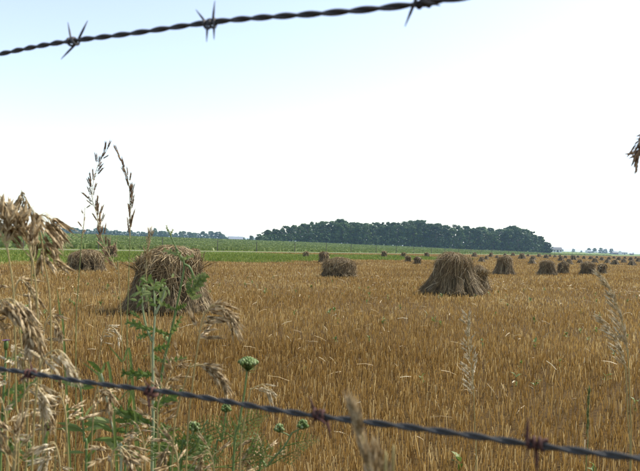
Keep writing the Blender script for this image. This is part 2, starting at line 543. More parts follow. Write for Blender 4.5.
# ------------------------------------------------------------------ wheat shocks
def sheaf_mesh(name, L, strands, width, rb, rw, rh, core=True, mat='sheaf', bend=None, spread=1.0, sd=0):
    """a tied bundle of straw; axis along +Z from the butts (bend: lies over the top instead)"""
    rg = np.random.default_rng(sd)
    mb = MB()

    def axis(t):
        if bend is None:
            return np.stack([0 * t, 0 * t, t * L], -1)
        a = (t - .5) * bend
        return np.stack([np.sin(a) * L / bend, 0 * t, (np.cos(a) - 1) * L / bend], -1)

    def frame(t):
        if bend is None:
            return np.stack([np.ones_like(t), 0 * t, 0 * t], -1), np.stack([0 * t, np.ones_like(t), 0 * t], -1)
        a = (t - .5) * bend
        return np.stack([np.sin(a), 0 * t, np.cos(a)], -1), np.stack([0 * t, np.ones_like(t), 0 * t], -1)

    def rad(t):
        return np.where(t < .55, rw + (rb - rw) * ((.55 - t) / .55) ** 1.5, rw + (rh - rw) * ((np.maximum(t, .55) - .55) / .45) ** 1.6)
    if core:
        ts = np.linspace(.04, .93, 7); sides = 8
        A, (U, W) = axis(ts), frame(ts)
        V = []
        for i, t in enumerate(ts):
            for k in range(sides):
                th = k * 2 * math.pi / sides
                r_ = rad(t) * (.80 if i not in (0, 6) else .45)
                V.append(A[i] + U[i] * r_ * math.cos(th) + W[i] * r_ * math.sin(th) * spread)
        F = [(i * sides + k, i * sides + (k + 1) % sides, (i + 1) * sides + (k + 1) % sides, (i + 1) * sides + k) for i in range(6) for k in range(sides)]
        F += [tuple(range(sides))[::-1], tuple(6 * sides + k for k in range(sides))]
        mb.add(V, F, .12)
    for _ in range(strands):
        th = rg.uniform(0, 2 * math.pi); rho = rg.uniform(.62, 1.06) if rg.uniform() < .85 else rg.uniform(.2, 1.25)
        t0, t1 = rg.uniform(-.03, .06), rg.uniform(.86, 1.05)
        if rg.uniform() < .12: t0, t1 = (rg.uniform(.2, .5), 1.08) if rg.uniform() < .6 else (-.03, rg.uniform(.5, .8))
        ts = np.linspace(t0, t1, 5)
        tw = rg.normal(0, .55)
        th_ = th + tw * (ts - .5)
        A, (U, W) = axis(ts), frame(ts)
        rr = rad(np.clip(ts, 0, 1)) * rho * (1 + rg.normal(0, .08, 5))
        if rg.uniform() < .25: rr[-1] += rg.uniform(.03, .14)
        if rg.uniform() < .22: rr[0] += rg.uniform(.02, .12)
        if rg.uniform() < .15: rr[2] += rg.uniform(.02, .06)
        P = A + U * (rr * np.cos(th_))[:, None] + W * (rr * np.sin(th_) * spread)[:, None]
        side = rg.normal(0, 1, 3); tn = P[-1] - P[0]; tn /= np.linalg.norm(tn)
        side -= tn * side.dot(tn)
        rd = U[2] * math.cos(th) + W[2] * math.sin(th)
        side = side / (np.linalg.norm(side) + 1e-9) * .5 + np.cross(tn, rd) * .9
        side /= np.linalg.norm(side)
        wv = np.array([.8, 1, 1, .9, 1.6 if t1 > .84 else .5]) * width * rg.uniform(.7, 1.3)
        mb.ribbon(P, wv, side, v=float(np.clip(rg.normal(.47, .28), 0, 1)))
    return mb.mesh(name, M[mat])


S_near = [sheaf_mesh('sheaf', 1.08, 480, .0068, .23, .15, .21, sd=k) for k in range(4)]
S_mid = [sheaf_mesh('sheaf', 1.08, 110, .020, .23, .15, .21, sd=40 + k) for k in range(3)]


def cap_mesh(a, b, drop, strands, width, az, spread, sd, core):
    """one cap sheaf broken over the top of a shock: straw fanned out from the ridge and hanging down"""
    rg = np.random.default_rng(sd); mb = MB()

    def surf(phi, th, k=1.0):
        ph = np.clip(phi, 0, 2.2)
        rho = np.sin(np.minimum(ph, math.pi / 2)) ** .75 + np.maximum(ph - 1.45, 0) * .12
        z = -drop * (1 - np.cos(np.minimum(ph, math.pi / 2)) ** .8) * .75 - np.maximum(ph - 1.2, 0) * drop * .45
        return np.stack([rho * a * np.cos(th) * k, rho * b * np.sin(th) * k, z - (1 - k) * .25 * drop], -1)
    if core:
        V, F = [], []
        phs = [.02, .4, .8, 1.15, 1.5]
        for ph in phs:
            for k in range(10): V.append(surf(np.array(ph), np.array(k * .6283), .9))
        F = [(i * 10 + k, (i + 1) * 10 + k, (i + 1) * 10 + (k + 1) % 10, i * 10 + (k + 1) % 10) for i in range(4) for k in range(10)]
        F += [tuple(range(10))[::-1], tuple(40 + k for k in range(10))]
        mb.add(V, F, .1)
    for _ in range(strands):
        th0 = az + rg.normal(0, spread); ph0 = rg.uniform(-.5, .75); ln = rg.uniform(.8, 1.75)
        s_ = np.linspace(0, 1, 6)
        ph = ph0 + ln * s_
        th = np.where(ph < 0, th0 + math.pi, th0) + rg.normal(0, .45) * s_ * s_
        P = surf(np.abs(ph), th) * (1 + rg.normal(0, .03))
        P += rg.normal(0, .02, (6, 3)) + np.array([0, 0, abs(rg.normal(0, .022))])
        if rg.uniform() < .18: P[-1] += np.array([math.cos(th0), math.sin(th0), rg.uniform(-.3, .8)]) * rg.uniform(.03, .13)
        tn = P[-1] - P[0]; side = np.cross(tn, np.array([0, 0, 1]) + rg.normal(0, .7, 3)); side /= np.linalg.norm(side) + 1e-9
        mb.ribbon(P, np.array([.7, 1, 1, 1, 1.2, .6]) * width * rg.uniform(.6, 1.4), side, v=float(np.clip(rg.normal(.5, .3), 0, 1)))
    return mb.mesh('cap_sheaf', M['cap'])


def rotz(a): return Matrix.Rotation(a, 4, 'Z')


def lean_matrix(bx, by, az, lean, roll, s=1.0):
    """sheaf standing at (bx, by), leaning by `lean` towards azimuth az"""
    ax = Vector((-math.sin(az), math.cos(az), 0))
    return Matrix.Translation((bx, by, 0)) @ Matrix.Rotation(lean, 4, ax) @ rotz(roll) @ Matrix.Scale(s, 4)


def shock(label, px, py, wpx, hpx, near, ridge=.25, sheaves=9, caps=2, rz=0.0, seed=0, mat=None, group='wheat shocks standing in the stubble', skew=0.0, capw=.66, capd=.42):
    """a stook of sheaves leaning together under cap sheaves; px, py = foot in the photo"""
    rr = random.Random(seed)
    P = on_ground(px, py)
    dist = P.y
    Wd, Ht = wpx * dist / 640, hpx * dist / 640
    root = empty('wheat_shock', (P.x, P.y, float(height(P.x, P.y))), rz)
    S = S_near if near else S_mid
    half = Wd / 2
    foot = half - .16
    topz = Ht - (.42 * capd * Ht if caps else .06)
    ridge = max(ridge, half * capw * .55) if caps else ridge
    for k in range(sheaves):
        th = 2 * math.pi * k / sheaves + rr.uniform(-.18, .18)
        bx, by = foot * math.cos(th), min(foot, .62) * math.sin(th) * .85
        tx = ridge * math.cos(th) + skew
        ty = .10 * math.sin(th)
        L = math.hypot(math.hypot(bx - tx, by - ty), topz)
        sc_ = L / 1.08 * rr.uniform(.93, 1.06)
        lean = math.atan2(math.hypot(bx - tx, by - ty), topz)
        o = link('sheaf', rr.choice(S), root)
        o.matrix_local = lean_matrix(bx, by, math.atan2(ty - by, tx - bx), lean, rr.uniform(0, 6.28), 1.0) @ Matrix.Diagonal((sc_ * .95, sc_ * .95, sc_, 1))
    o = link('sheaf', S[0], root)                # the middle of the stook
    o.matrix_local = Matrix.Translation((skew, 0, 0)) @ Matrix.Diagonal((max(1.0, ridge / .14), 1.5, topz / 1.08, 1))
    mb = MB()                                    # straw worked loose all over it
    for _ in range(260 if near else 60):
        th = rr.uniform(0, 6.28); z = rr.uniform(.02, 1) ** 1.2 * Ht * .95
        f = 1 - z / Ht * (1 - (capw if caps else .3)); ex = half * f * rr.uniform(.9, 1.06); ey = min(half, .72) * f * rr.uniform(.9, 1.06)
        c = np.array([ex * math.cos(th) + skew * z / Ht, ey * math.sin(th), z])
        tang = np.array([-math.sin(th), math.cos(th), 0]); outw = np.array([math.cos(th), math.sin(th), 0])
        an = rr.gauss(1.45, .75); d = tang * math.cos(an) + np.array([0, 0, 1.0]) * math.sin(an) + outw * rr.gauss(-.25, .3)
        l = rr.uniform(.12, .4) * min(1, Ht)
        P_ = [c - d * l / 2, c + outw * .02, c + d * l / 2 + np.array([0, 0, -.12 * l])]
        P_[0][2] = max(P_[0][2], .01); P_[2][2] = max(P_[2][2], .01)
        mb.ribbon(P_, [.006 if near else .018, .007 if near else .02, .004], tang * math.sin(an) - np.array([0, 0, 1.0]) * math.cos(an), v=rr.uniform(.1, .95))
    tag(mb.build('loose_straw', M['cap'], root), kind='stuff')
    for k in range(caps):
        me = cap_mesh(half * capw, min(half * capw, .5), Ht * capd, 430 if near else 80, .0068 if near else .022, 2 * math.pi * k / caps + rr.uniform(-.3, .3), 1.5 if caps < 3 else .85, seed * 31 + k, k == 0)
        o = link('cap_sheaf', me, root)
        o.matrix_local = Matrix.Translation((skew + rr.uniform(-.09, .09) * half, rr.uniform(-.06, .06), Ht - .03 - .028 * k)) @ Matrix.Rotation(rr.uniform(-.14, .14), 4, 'Y') @ Matrix.Rotation(rr.uniform(-.1, .1), 4, 'X')
    tag(root, label, 'wheat shock', group)
    SHOCK_GAP.append((P.x, P.y, half))
    return root


shock('large blocky wheat shock behind the green thistle, nearest at left', 168, 312, 90, 65, True, .36, 12, 4, .15, 1, capw=.68, capd=.5)
shock('large tent-shaped wheat shock with pale cap, nearest at right', 453, 295, 66, 42, True, .18, 13, 2, -.1, 2, skew=.02, capw=.52, capd=.55)
shock('ragged wheat shock tucked against right flank of the tent-shaped shock', 479, 291, 28, 25, True, .08, 8, 1, .3, 3, capw=.5, capd=.5)
shock('low rounded wheat shock at far left behind the tall brome heads', 87, 271, 42, 21, True, .40, 10, 3, 0, 4, capw=.78, capd=.6)
shock('small wheat shock peeking out behind right side of the low rounded shock', 110, 258, 17, 12, False, .12, 7, 1, .4, 5)
shock('small wheat shock just behind right shoulder of the large blocky shock', 194, 261, 17, 12, False, .15, 7, 1, -.2, 6)
shock('slumped wheat shock at picture centre with straw falling to its right', 339, 277, 40, 19, True, .40, 10, 3, -.05, 7, capw=.8, capd=.6)
shock('small dark wheat shock behind left shoulder of the slumped central shock', 324, 263, 15, 11, False, .10, 6, 1, .5, 8)
shock('tiny dark wheat shock alone on the green strip left of the central shock', 306, 257, 8.5, 5.5, False, .1, 6, 1, 0, 9)
shock('tiny dark wheat shock alone on the green strip right of the central shock', 384, 257, 8.5, 6, False, .1, 6, 1, .7, 10)
shock('conical wheat shock just right of the tent-shaped shock', 504, 275, 24, 19, True, .14, 9, 2, 0, 11, capw=.5)
shock('broad wheat shock, left of a touching pair under the right end of the wood', 547, 275, 22, 14.5, True, .2, 9, 2, .1, 12)
shock('wheat shock leaning on the right of its pair under the right end of the wood', 563, 274, 15, 12.5, False, .12, 8, 1, -.3, 13)
shock('wheat shock right behind the arching grass tip at right', 588, 275, 20, 13, True, .14, 9, 2, .2, 14)
shock('wheat shock at the right of the pair behind the arching grass tip', 602, 274, 13, 10, False, .12, 7, 1, -.2, 15)
small = [(403.5, 257, 7, 4.5), (408, 262, 9, 6), (417.5, 264.5, 10, 7.5), (427, 257, 7, 4.5)]
names = ['tiny wheat shock at the back of the small cluster left of tent-shaped shock', 'small wheat shock in the middle of the cluster left of the tent-shaped shock',
         'small wheat shock nearest in the cluster left of the tent-shaped shock', 'tiny wheat shock just left of the top of the tent-shaped shock']
for k, (a, b, c, d) in enumerate(small):
    shock(names[k], a, b, c, d, False, .1, 6, 1, k * .9, 30 + k)


def joined_shock(name, sd):
    """a far shock: leaning straw bundles and a cap in one mesh, unit height 1"""
    rg = np.random.default_rng(sd); mb = MB()
    for k in range(9):
        th = 2 * math.pi * k / 9 + rg.uniform(-.2, .2)
        b = np.array([.62 * math.cos(th), .55 * math.sin(th), 0]); tp = np.array([.14 * math.cos(th), .1 * math.sin(th), .95])
        mb.tube([b, (b + tp) / 2 * .97 + np.array([0, 0, .03]), tp], [.2, .15, .17], 6, v=rg.uniform(.2, .5))
        for _ in range(26):
            a2 = rg.uniform(0, 6.28); o = np.array([math.cos(a2), math.sin(a2), 0]) * .19
            pts = [b + o * rg.uniform(.8, 1.3), (b + tp) / 2 + o * .85, tp + o * rg.uniform(.6, 1.4) + np.array([0, 0, rg.uniform(-.1, .1)])]
            mb.ribbon(pts, .035, (math.sin(a2), -math.cos(a2), 0), v=float(np.clip(rg.normal(.5, .25), 0, 1)))
    for _ in range(70):
        a2 = rg.uniform(0, 6.28); d_ = np.array([math.cos(a2), math.sin(a2), 0])
        s_ = np.array([-d_[1], d_[0], 0]) * rg.normal(0, .15)
        mb.ribbon([s_ - d_ * .3 + np.array([0, 0, .8]), s_ + np.array([0, 0, rg.uniform(.97, 1.06)]), s_ + d_ * .42 + np.array([0, 0, .7])], .04, (-d_[1], d_[0], 0), v=rg.uniform(.5, 1))
    return mb.mesh(name, M['sheaf'])


FAR = [joined_shock('wheat_shock', 100 + k) for k in range(4)]
far_list = [(474.5, 257, 6.5, 4.5), (491, 257, 6, 4.2), (481.7, 262, 8, 5), (486.5, 260, 6, 4), (513, 256, 5, 3.2), (522, 259, 8.5, 5.5), (533, 260, 7.5, 4), (532, 264, 9.5, 4.5),
            (539, 257, 5, 3.2), (546, 258.5, 6, 4), (561, 261, 7.5, 4.5), (569, 264.5, 9, 5.2), (574, 260, 7.5, 4.5), (565.5, 258.5, 5, 3), (580, 263.5, 7.5, 4), (584, 259, 4.5, 3),
            (591, 259.5, 6, 3.2), (595, 263, 8, 4.5), (602, 260.5, 6, 3.4), (607.5, 263.5, 8, 4), (615, 265, 9.5, 5), (609, 259.8, 5, 3), (619, 260.5, 6.5, 3.4), (624, 263, 7, 4),
            (632, 265.5, 9, 5), (631, 260.5, 6, 3.2), (638.5, 262, 7, 4), (555, 257.6, 4.5, 2.6), (550, 256.9, 4, 2.4), (560, 257.2, 4, 2.3), (572, 257.6, 4, 2.4), (578, 257.9, 4, 2.4),
            (597, 258.3, 4, 2.3), (614, 258.7, 4, 2.4), (625, 259.0, 4, 2.4), (636, 259.2, 4, 2.4), (528, 256.4, 4, 2.4), (505, 255.8, 4, 2.4), (497, 258.5, 5, 3), (646, 264, 8, 4.5), (655, 261, 6, 3.4)]
for k, (a, b, c, d) in enumerate(far_list):
    P = on_ground(a, b)
    o = link('wheat_shock', FAR[k % 4])
    Wd, Ht = c * P.y / 640, d * P.y / 640
    o.location = (P.x, P.y, 0); o.rotation_euler = (0, 0, random.uniform(0, 6.28))
    o.scale = (Wd / 1.5, Wd / 1.5, Ht)
    tag(o, 'small dark wheat shock among the many dotting the far right field', 'wheat shock', 'distant wheat shocks on the right')


# ------------------------------------------------------------------ trees
def tree_meshes(sd, Hh, Wd, low):
    rg = np.random.default_rng(sd)
    tm, cm = MB(), MB()
    tm.tube([(0, 0, -.3), (rg.normal(0, .1), rg.normal(0, .1), Hh * .3), (rg.normal(0, .3), rg.normal(0, .3), Hh * .8)], [.38, .3, .07], 7, v=.4)
    for _ in range(7):
        a = rg.uniform(0, 6.28); z0 = rg.uniform(.2, .55) * Hh; l = rg.uniform(.25, .42) * Wd
        tm.tube([(0, 0, z0), (math.cos(a) * l * .5, math.sin(a) * l * .5, z0 + l * .55), (math.cos(a) * l, math.sin(a) * l, z0 + l * 1.3)], [.16, .1, .03], 5, v=.4)
    nb = 84
    for _ in range(nb):
        t = rg.uniform(0, 1)
        z = Hh * (low + (.96 - low) * t)
        env = Wd / 2 * (math.sin(math.pi * min(1, .34 + .60 * t)) ** .6) * rg.uniform(.85, 1.12)
        a = rg.uniform(0, 6.28); r_ = env * math.sqrt(rg.uniform(.15, 1))
        c = np.array([math.cos(a) * r_, math.sin(a) * r_, z])
        br = rg.uniform(.8, 1.6) * Hh / 17
        nl = 62
        u = rg.normal(0, 1, (nl, 3)); u /= np.linalg.norm(u, axis=1)[:, None]
        pos = c + u * br * rg.uniform(.55, 1.1, (nl, 1)) * np.array([1, 1, .8])
        e1 = rg.normal(0, 1, (nl, 3)); e1 -= u * (e1 * u).sum(1)[:, None] * .6; e1 /= np.linalg.norm(e1, axis=1)[:, None]
        e2 = np.cross(e1, u + rg.normal(0, .5, (nl, 3))); e2 /= np.linalg.norm(e2, axis=1)[:, None] + 1e-9
        s_ = rg.uniform(.26, .55, (nl, 1))
        V = np.stack([pos - e1 * s_, pos - e2 * s_ * .7, pos + e1 * s_, pos + e2 * s_ * .7], 1)
        tone = np.clip(rg.normal(.5, .16) + rg.normal(0, .15, nl), 0, 1)
        cm.bulk(V, 4, [(0, 1, 2, 3)], tone)
    return tm.mesh('trunk', M['bark']), cm.mesh('crown', M['tree_leaf'])


TREES = [tree_meshes(200 + k, 17, wd, low) for k, (wd, low) in enumerate([(10, .05), (12, .07), (9, .04), (11, .06), (13, .07), (8.5, .03), (10.5, .1)])]


def tree(label, x, y, h, wscale=1.0, var=None, group=None, name='broadleaf_tree'):
    v = random.randrange(7) if var is None else var
    o = empty(name, (x, y, float(height(x, y)) - .05), random.uniform(0, 6.28), (h / 17 * wscale, h / 17 * wscale, h / 17))
    link('trunk', TREES[v][0], o); link('crown', TREES[v][1], o)
    tag(o, label, 'tree', group)
    return o


WOOD = 'dark green broadleaf tree in the dense wood on the horizon'
# top outline of the wood: (px, top height above its foot in px)
outl = [(258, 7), (263, 10), (272, 12), (285, 15), (298, 17), (310, 20), (325, 21), (340, 24), (352, 22), (365, 21.5), (380, 22.5), (395, 23.5), (408, 24.5), (420, 27), (433, 24), (448, 23.5), (462, 24), (478, 23), (492, 22.5), (505, 22.5), (513, 25), (524, 22), (535, 19.5), (543, 15), (549, 10), (553, 5)]
ox = [a for a, b in outl]; oy = [b for a, b in outl]


def wood_xy(px, back=0.0):
    Y = 400 + (px - 258) / 295 * 40 + back
    return (px - 320) / 640 * Y + .0, Y


px = 259.0
while px < 552:
    hp = np.interp(px, ox, oy)
    X, Y = wood_xy(px, random.uniform(0, 8))
    tree('low leafy tree forming the tapering left tip of the wood' if px < 260 else WOOD, X, Y, hp * Y / 640 * random.uniform(.86, .97), random.uniform(.95, 1.2) * (1.0 if hp > 14 else 1.35), group='trees of the wood on the horizon')
    px += random.uniform(6.0, 9.5) * (1 if hp > 14 else .7)
px = 268.0
while px < 545:
    hp = np.interp(px, ox, oy)
    X, Y = wood_xy(px, random.uniform(14, 26))
    tree(WOOD, X, Y, hp * Y / 640 * random.uniform(.97, 1.05), random.uniform(1.0, 1.25), group='trees of the wood on the horizon')
    px += random.uniform(7, 11)
for pp, hp, lab, var, wsc in ((420, 27, 'tallest tree with a broad domed crown standing above the wood', 4, 1.1), (513, 26, 'rounded treetop rising above the right part of the wood', 1, .8),
                              (340, 25, 'slightly taller tree rising above the left half of the wood', 1, 1.0), (546, 11, 'low bushy tree at the tapering right end of the wood', 5, 1.6)):
    X, Y = wood_xy(pp, 10)
    tree(lab, X, Y, hp * Y / 640, wsc, var, 'trees of the wood on the horizon')
# thicket that closes the foot of the wood
um = MB()
for k in range(9000):
    a = random.uniform(260, 551)
    X, Y = wood_xy(a, random.uniform(-3, 12))
    hmax = min(6.5, .55 * np.interp(a, ox, oy) * Y / 640)
    c = np.array([X, Y, float(height(X, Y)) + hmax * random.random() ** 1.3])
    e = np.random.default_rng(k).normal(0, 1, (2, 3)); e /= np.linalg.norm(e, axis=1)[:, None]
    s_ = random.uniform(.35, .8)
    um.add([c - e[0] * s_, c - e[1] * s_ * .7, c + e[0] * s_, c + e[1] * s_ * .7], [(0, 1, 2, 3)], random.uniform(.1, .8))
tag(um.build('undergrowth', M['tree_leaf']), 'dark undergrowth along the foot of the wood', 'undergrowth', kind='stuff')

# far tree line at left: (px, height px)
px = -14.0
FARL = 'bluish distant tree in the hazy treeline at left'
while px < 262:
    Y = random.uniform(880, 1000)
    hp = 5.6 + 1.3 * math.sin(px * .09) + random.uniform(-1.2, 1.2)
    if 176 < px < 222: hp += 2.6
    if 55 < px < 80: hp += 2.2
    if 92 < px < 134: hp += 2.4
    if 225 < px < 248: hp *= .55
    X = (px - 320) / 640 * Y
    tree(FARL, X, Y, max(2.5, hp) * Y / 640, random.uniform(1.3, 2.0), random.choice((0, 2, 3, 5)), group='distant trees along the left horizon')
    px += random.uniform(2.6, 5.2)
um = MB()
for k in range(3600):
    a = random.uniform(-15, 256); Y = random.uniform(930, 985); X = (a - 320) / 640 * Y
    c = np.array([X, Y, float(height(X, Y)) + 6.0 * random.random() ** 1.4 * (.75 + .25 * math.sin(a * .4))])
    e = np.random.default_rng(k).normal(0, 1, (2, 3)); e /= np.linalg.norm(e, axis=1)[:, None]
    s_ = random.uniform(.7, 1.5)
    um.add([c - e[0] * s_, c - e[1] * s_ * .7, c + e[0] * s_, c + e[1] * s_ * .7], [(0, 1, 2, 3)], random.uniform(.1, .8))
tag(um.build('hedge_scrub', M['tree_leaf']), 'hazy scrub under the distant left treeline', 'scrub', kind='stuff')
X = (155 - 320) / 640 * 860
tree('isolated taller tree in the distant left treeline above the blocky shock', X, 860, 10.5 * 860 / 640, .8, 2, 'distant trees along the left horizon')
X = (251 - 320) / 640 * 620
tree('small rounded tree between the grey barn and the wood', X, 620, 5.5 * 620 / 640, 1.3, 5)
px = 563.0
while px < 652:
    Y = random.uniform(900, 1050)
    hp = 2.4 + random.uniform(-.5, .6)
    if 588 < px < 612: hp = 5.0 + random.uniform(-.8, 1)
    if 565 < px < 577: hp = 3.4
    X = (px - 320) / 640 * Y
    tree('small distant tree on the right horizon beyond the shocks', X, Y, hp * Y / 640, random.uniform(1.3, 1.7), group='distant trees along the right horizon')
    px += random.uniform(4, 6.5) if 588 < px < 612 else random.uniform(6, 11)


# ------------------------------------------------------------------ far buildings
def barn(label, px, depth, wm_, lm_, hw, hr, rz, wall='white_wall', roof='grey_roof', name='barn', lean=False):
    X = (px - 320) / 640 * depth
    root = empty(name, (X, depth, float(height(X, depth))), rz)
    a, b = lm_ / 2, wm_ / 2
    mb = MB()
    mb.add([(-a, -b, -.3), (a, -b, -.3), (a, b, -.3), (-a, b, -.3), (-a, -b, hw), (a, -b, hw), (a, b, hw), (-a, b, hw), (-a, 0, hw + hr), (a, 0, hw + hr)],
           [(0, 1, 5, 4), (2, 3, 7, 6), (1, 2, 6, 9, 5), (3, 0, 4, 8, 7)], .6)
    mb.build('wall', M[wall], root)
    mb = MB()
    e = .4
    for s in (-1, 1):
        V = np.array([(-a - e, s * (b + e), hw - e * hr / b), (a + e, s * (b + e), hw - e * hr / b), (a + e, 0, hw + hr), (-a - e, 0, hw + hr)])
        mb.add(np.concatenate([V + np.array([0, 0, .03]), V + np.array([0, 0, .2])]), [(0, 1, 2, 3), (7, 6, 5, 4), (0, 4, 5, 1), (1, 5, 6, 2), (2, 6, 7, 3), (3, 7, 4, 0)], .5)
    mb.build('roof', M[roof], root)
    mb = MB(); mb.box((0, -b - .03, min(1.6, hw * .42)), (lm_ * .22, .08, min(3.2, hw * .84)), .5)
    mb.build('door', M['dark_roof'], root)
    for s in (-.34, .34):
        mb = MB(); mb.box((lm_ * s, -b - .03, hw * .55), (1.4, .07, 1.3), .5)
        mb.build('window', M['window'], root)
    tag(root, label, 'building')
    return root


barn('long low grey-roofed barn in the distance left of the wood', 236, 700, 9, 15, 1.6, 2.6, .12)
barn('white farmhouse with dark roof just right of the wood', 557, 640, 7.5, 8.5, 2.6, 2.2, -.1, roof='dark_roof', name='farmhouse')
barn('small white shed beside the distant trees at right', 589, 800, 5, 6, 2.3, 1.0, .2, name='shed')
barn('dark-roofed barn among distant right-hand trees', 615, 760, 6, 6, 1.6, 1.7, 0, wall='grey_roof', roof='dark_roof')
barn('pale distant barn right of the dark-roofed barn', 623, 860, 7, 8, 2.9, 1.7, .3)
barn('tiny dark shed on the horizon at the right picture edge', 632, 800, 3, 3.4, 1.2, .8, 0, wall='dark_roof', roof='dark_roof', name='shed')

# ------------------------------------------------------------------ fence beyond the road
fx, fy = xy(53.2, 40.0)
root = empty('wire_fence', (fx, fy, 0))
qs_ = [-60 + 8.75 * k + .4 * math.sin(k * 2.3) for k in range(38)]
for k, q in enumerate(qs_):
    x, y = xy(53.2, 40 + q + 1.9)
    mb = MB(); h_ = 1.4 + .1 * math.sin(k * 1.7); lx, ly = .05 * math.sin(k * 3.1), .05 * math.cos(k * 2.2)
    mb.tube([(x - fx, y - fy, -.2), (x - fx + lx, y - fy + ly, h_)], [.055, .045], 6, v=.6)
    mb.build('post', M['far_post'], root)
for z in (.35, .65, .95, 1.25):
    mb = MB(); pts = []
    for q in qs_:
        x, y = xy(53.28, 40 + q + 1.9); pts.append((x - fx, y - fy, z))
    mb.tube(pts, .004, 4); mb.build('wire', M['dark_wire'], root)
tag(root, 'thin post-and-wire fence running along the far farm road', 'fence')

# ------------------------------------------------------------------ near barbed wires
W0 = Vector((-.2256, .498, 0)); WD = Vector((.871, -.49, 0)); WN = Vector((.49, .871, 0))


def on_fence(px, py):
    d = ray(px, py)
    k = (W0 - C0).dot(WN) / d.dot(WN)
    return C0 + d * k


def wire(label, pix, barbs, t0, t1, mat, bmat, seed, blen):
    pts = [on_fence(*a) for a in pix]
    T = np.array([(p - W0).dot(WD) for p in pts]); Zs = np.array([p.z for p in pts])
    cf = np.polyfit(T, Zs, 2)
    lo, hi = T.min(), T.max()

    def zf(t):
        tc_ = np.clip(t, lo, hi); dz = 2 * cf[0] * tc_ + cf[1]
        return np.polyval(cf, tc_) + dz * .35 * (t - tc_)
    root = empty('barbed_wire', (W0.x, W0.y, 0))
    n = int((t1 - t0) / .0026)
    t = np.linspace(t0, t1, n)
    C = np.stack([WD.x * t, WD.y * t, zf(t) + .0006 * np.sin(t * 37 + seed) + .0008 * np.sin(t * 14)], 1)
    ph = t / .034 * 2 * math.pi + .7 * np.sin(t * 9 + seed) + .4 * np.sin(t * 31)
    for s in (0, math.pi):
        off = .00096 + .00006 * np.sin(t * 23 + seed)[:, None]
        P = C + off * (np.cos(ph + s)[:, None] * np.array([WN.x, WN.y, 0]) + np.sin(ph + s)[:, None] * np.array([0, 0, 1.0]))
        mb = MB(); mb.tube(P, .00108, 6, v=.55)
        mb.build('strand', M[mat], root, smooth=True)
    rr = random.Random(seed)
    ts = [(on_fence(*b[:2]) - W0).dot(WD) for b in barbs]
    specs = [b[2] if len(b) > 2 else None for b in barbs]
    tt = min(ts) - .127
    while tt > t0 + .1: ts.append(tt); specs.append(None); tt -= .127
    tt = max(ts) + .127
    while tt < t1 - .1: ts.append(tt); specs.append(None); tt += .127
    for tb, sp in zip(ts, specs):
        mb = MB()
        c = np.array([WD.x * tb, WD.y * tb, float(zf(tb))])
        e1 = np.array([WD.x, WD.y, 0.0]); e2 = np.array([WN.x, WN.y, 0.0]); e3 = np.array([0, 0, 1.0])
        # two short wires wound round the strands, four sharpened ends
        for j, (off, a0) in enumerate(((-.0022, rr.uniform(0, 6.28)), (.0022, rr.uniform(0, 6.28)))):
            angs = np.linspace(0, 2.6 * math.pi, 26)
            rr_ = .0027
            coil = [c + e1 * (off + .0042 * (k / 25 - .5)) + e2 * rr_ * math.cos(a0 + a) + e3 * rr_ * math.sin(a0 + a) for k, a in enumerate(angs)]
            if sp is not None:
                ends = sp[2 * j:2 * j + 2]
            else:
                ends = [(rr.uniform(-1, 1), rr.uniform(-1, 1)) for _ in range(2)]
            tips = []
            for q_, (u_, v_) in enumerate(ends):      # direction in (along wire, up), 1 = 12 mm
                base = coil[0] if q_ == 0 else coil[-1]
                dr = e1 * u_ + e3 * v_ + e2 * rr.uniform(-.5, .2)
                dr = dr / np.linalg.norm(dr) * blen
                tips.append((base, dr))
            path = [tips[0][0] + tips[0][1], tips[0][0] + tips[0][1] * .5] + coil + [tips[1][0] + tips[1][1] * .5, tips[1][0] + tips[1][1]]
            rad = [.0002, .0008] + [.0009] * len(coil) + [.0008, .0002]
            mb.tube(path, rad, 6, v=rr.uniform(.3, .7))
        mb.build('barb', M[bmat], root, smooth=True)
    tag(root, label, 'barbed wire')
    return zf


Tl, Tr = -1.75, 1.85
zt = wire('dark twisted barbed wire crossing the sky at top left', [(0, 52), (72, 43), (140, 33), (210, 22.5), (300, 13), (360, 8), (423, 3)],
          [(73, 43, [(-.35, 1), (1, -.6), (-.8, -.7), (.5, .6)]), (210, 23, [(-.9, .95), (.15, -1), (.5, .9), (.2, -.9)]), (424, 3, [(-.5, -1), (1, -.5), (.3, 1), (-.6, .8)])], Tl, Tr, 'dark_wire', 'dark_wire', 1, .0155)
zb = wire('grey twisted barbed wire with rusty barbs crossing low in front', [(0, 368.5), (30, 374.5), (151, 392), (250, 405.5), (320, 415), (430, 429), (538, 443), (640, 458)],
          [(30, 374.5, [(-.6, -.6), (.2, -1), (-.3, .6), (.6, -.3)]), (151, 392, [(.8, 1), (-.4, .8), (.3, -.9), (-.7, -.5)]), (320, 415, [(-.3, 1), (-.4, -1), (1, -.25), (.3, -.8)]), (538, 443, [(.05, 1), (.1, -1.2), (-.5, .5), (-.6, -.4)])], Tl, Tr, 'wire', 'rust', 2, .0112)
for t, lab in ((Tl, 'weathered round wooden fence post off the left end of barbed wires'), (Tr, 'weathered round wooden fence post off the right end of barbed wires')):
    c = W0 + WD * t + WN * .052
    mb = MB(); hs = np.linspace(-.25, 1.5, 9)
    mb.tube([(.004 * math.sin(h * 5), .004 * math.cos(h * 4), h) for h in hs], [.058, .057, .055, .054, .053, .052, .051, .05, .047], 12, v=.5)
    o = mb.build('fence_post', M['post'])
    o.location = (c.x, c.y, 0)
    tag(o, lab, 'fence post', 'wooden fence posts')


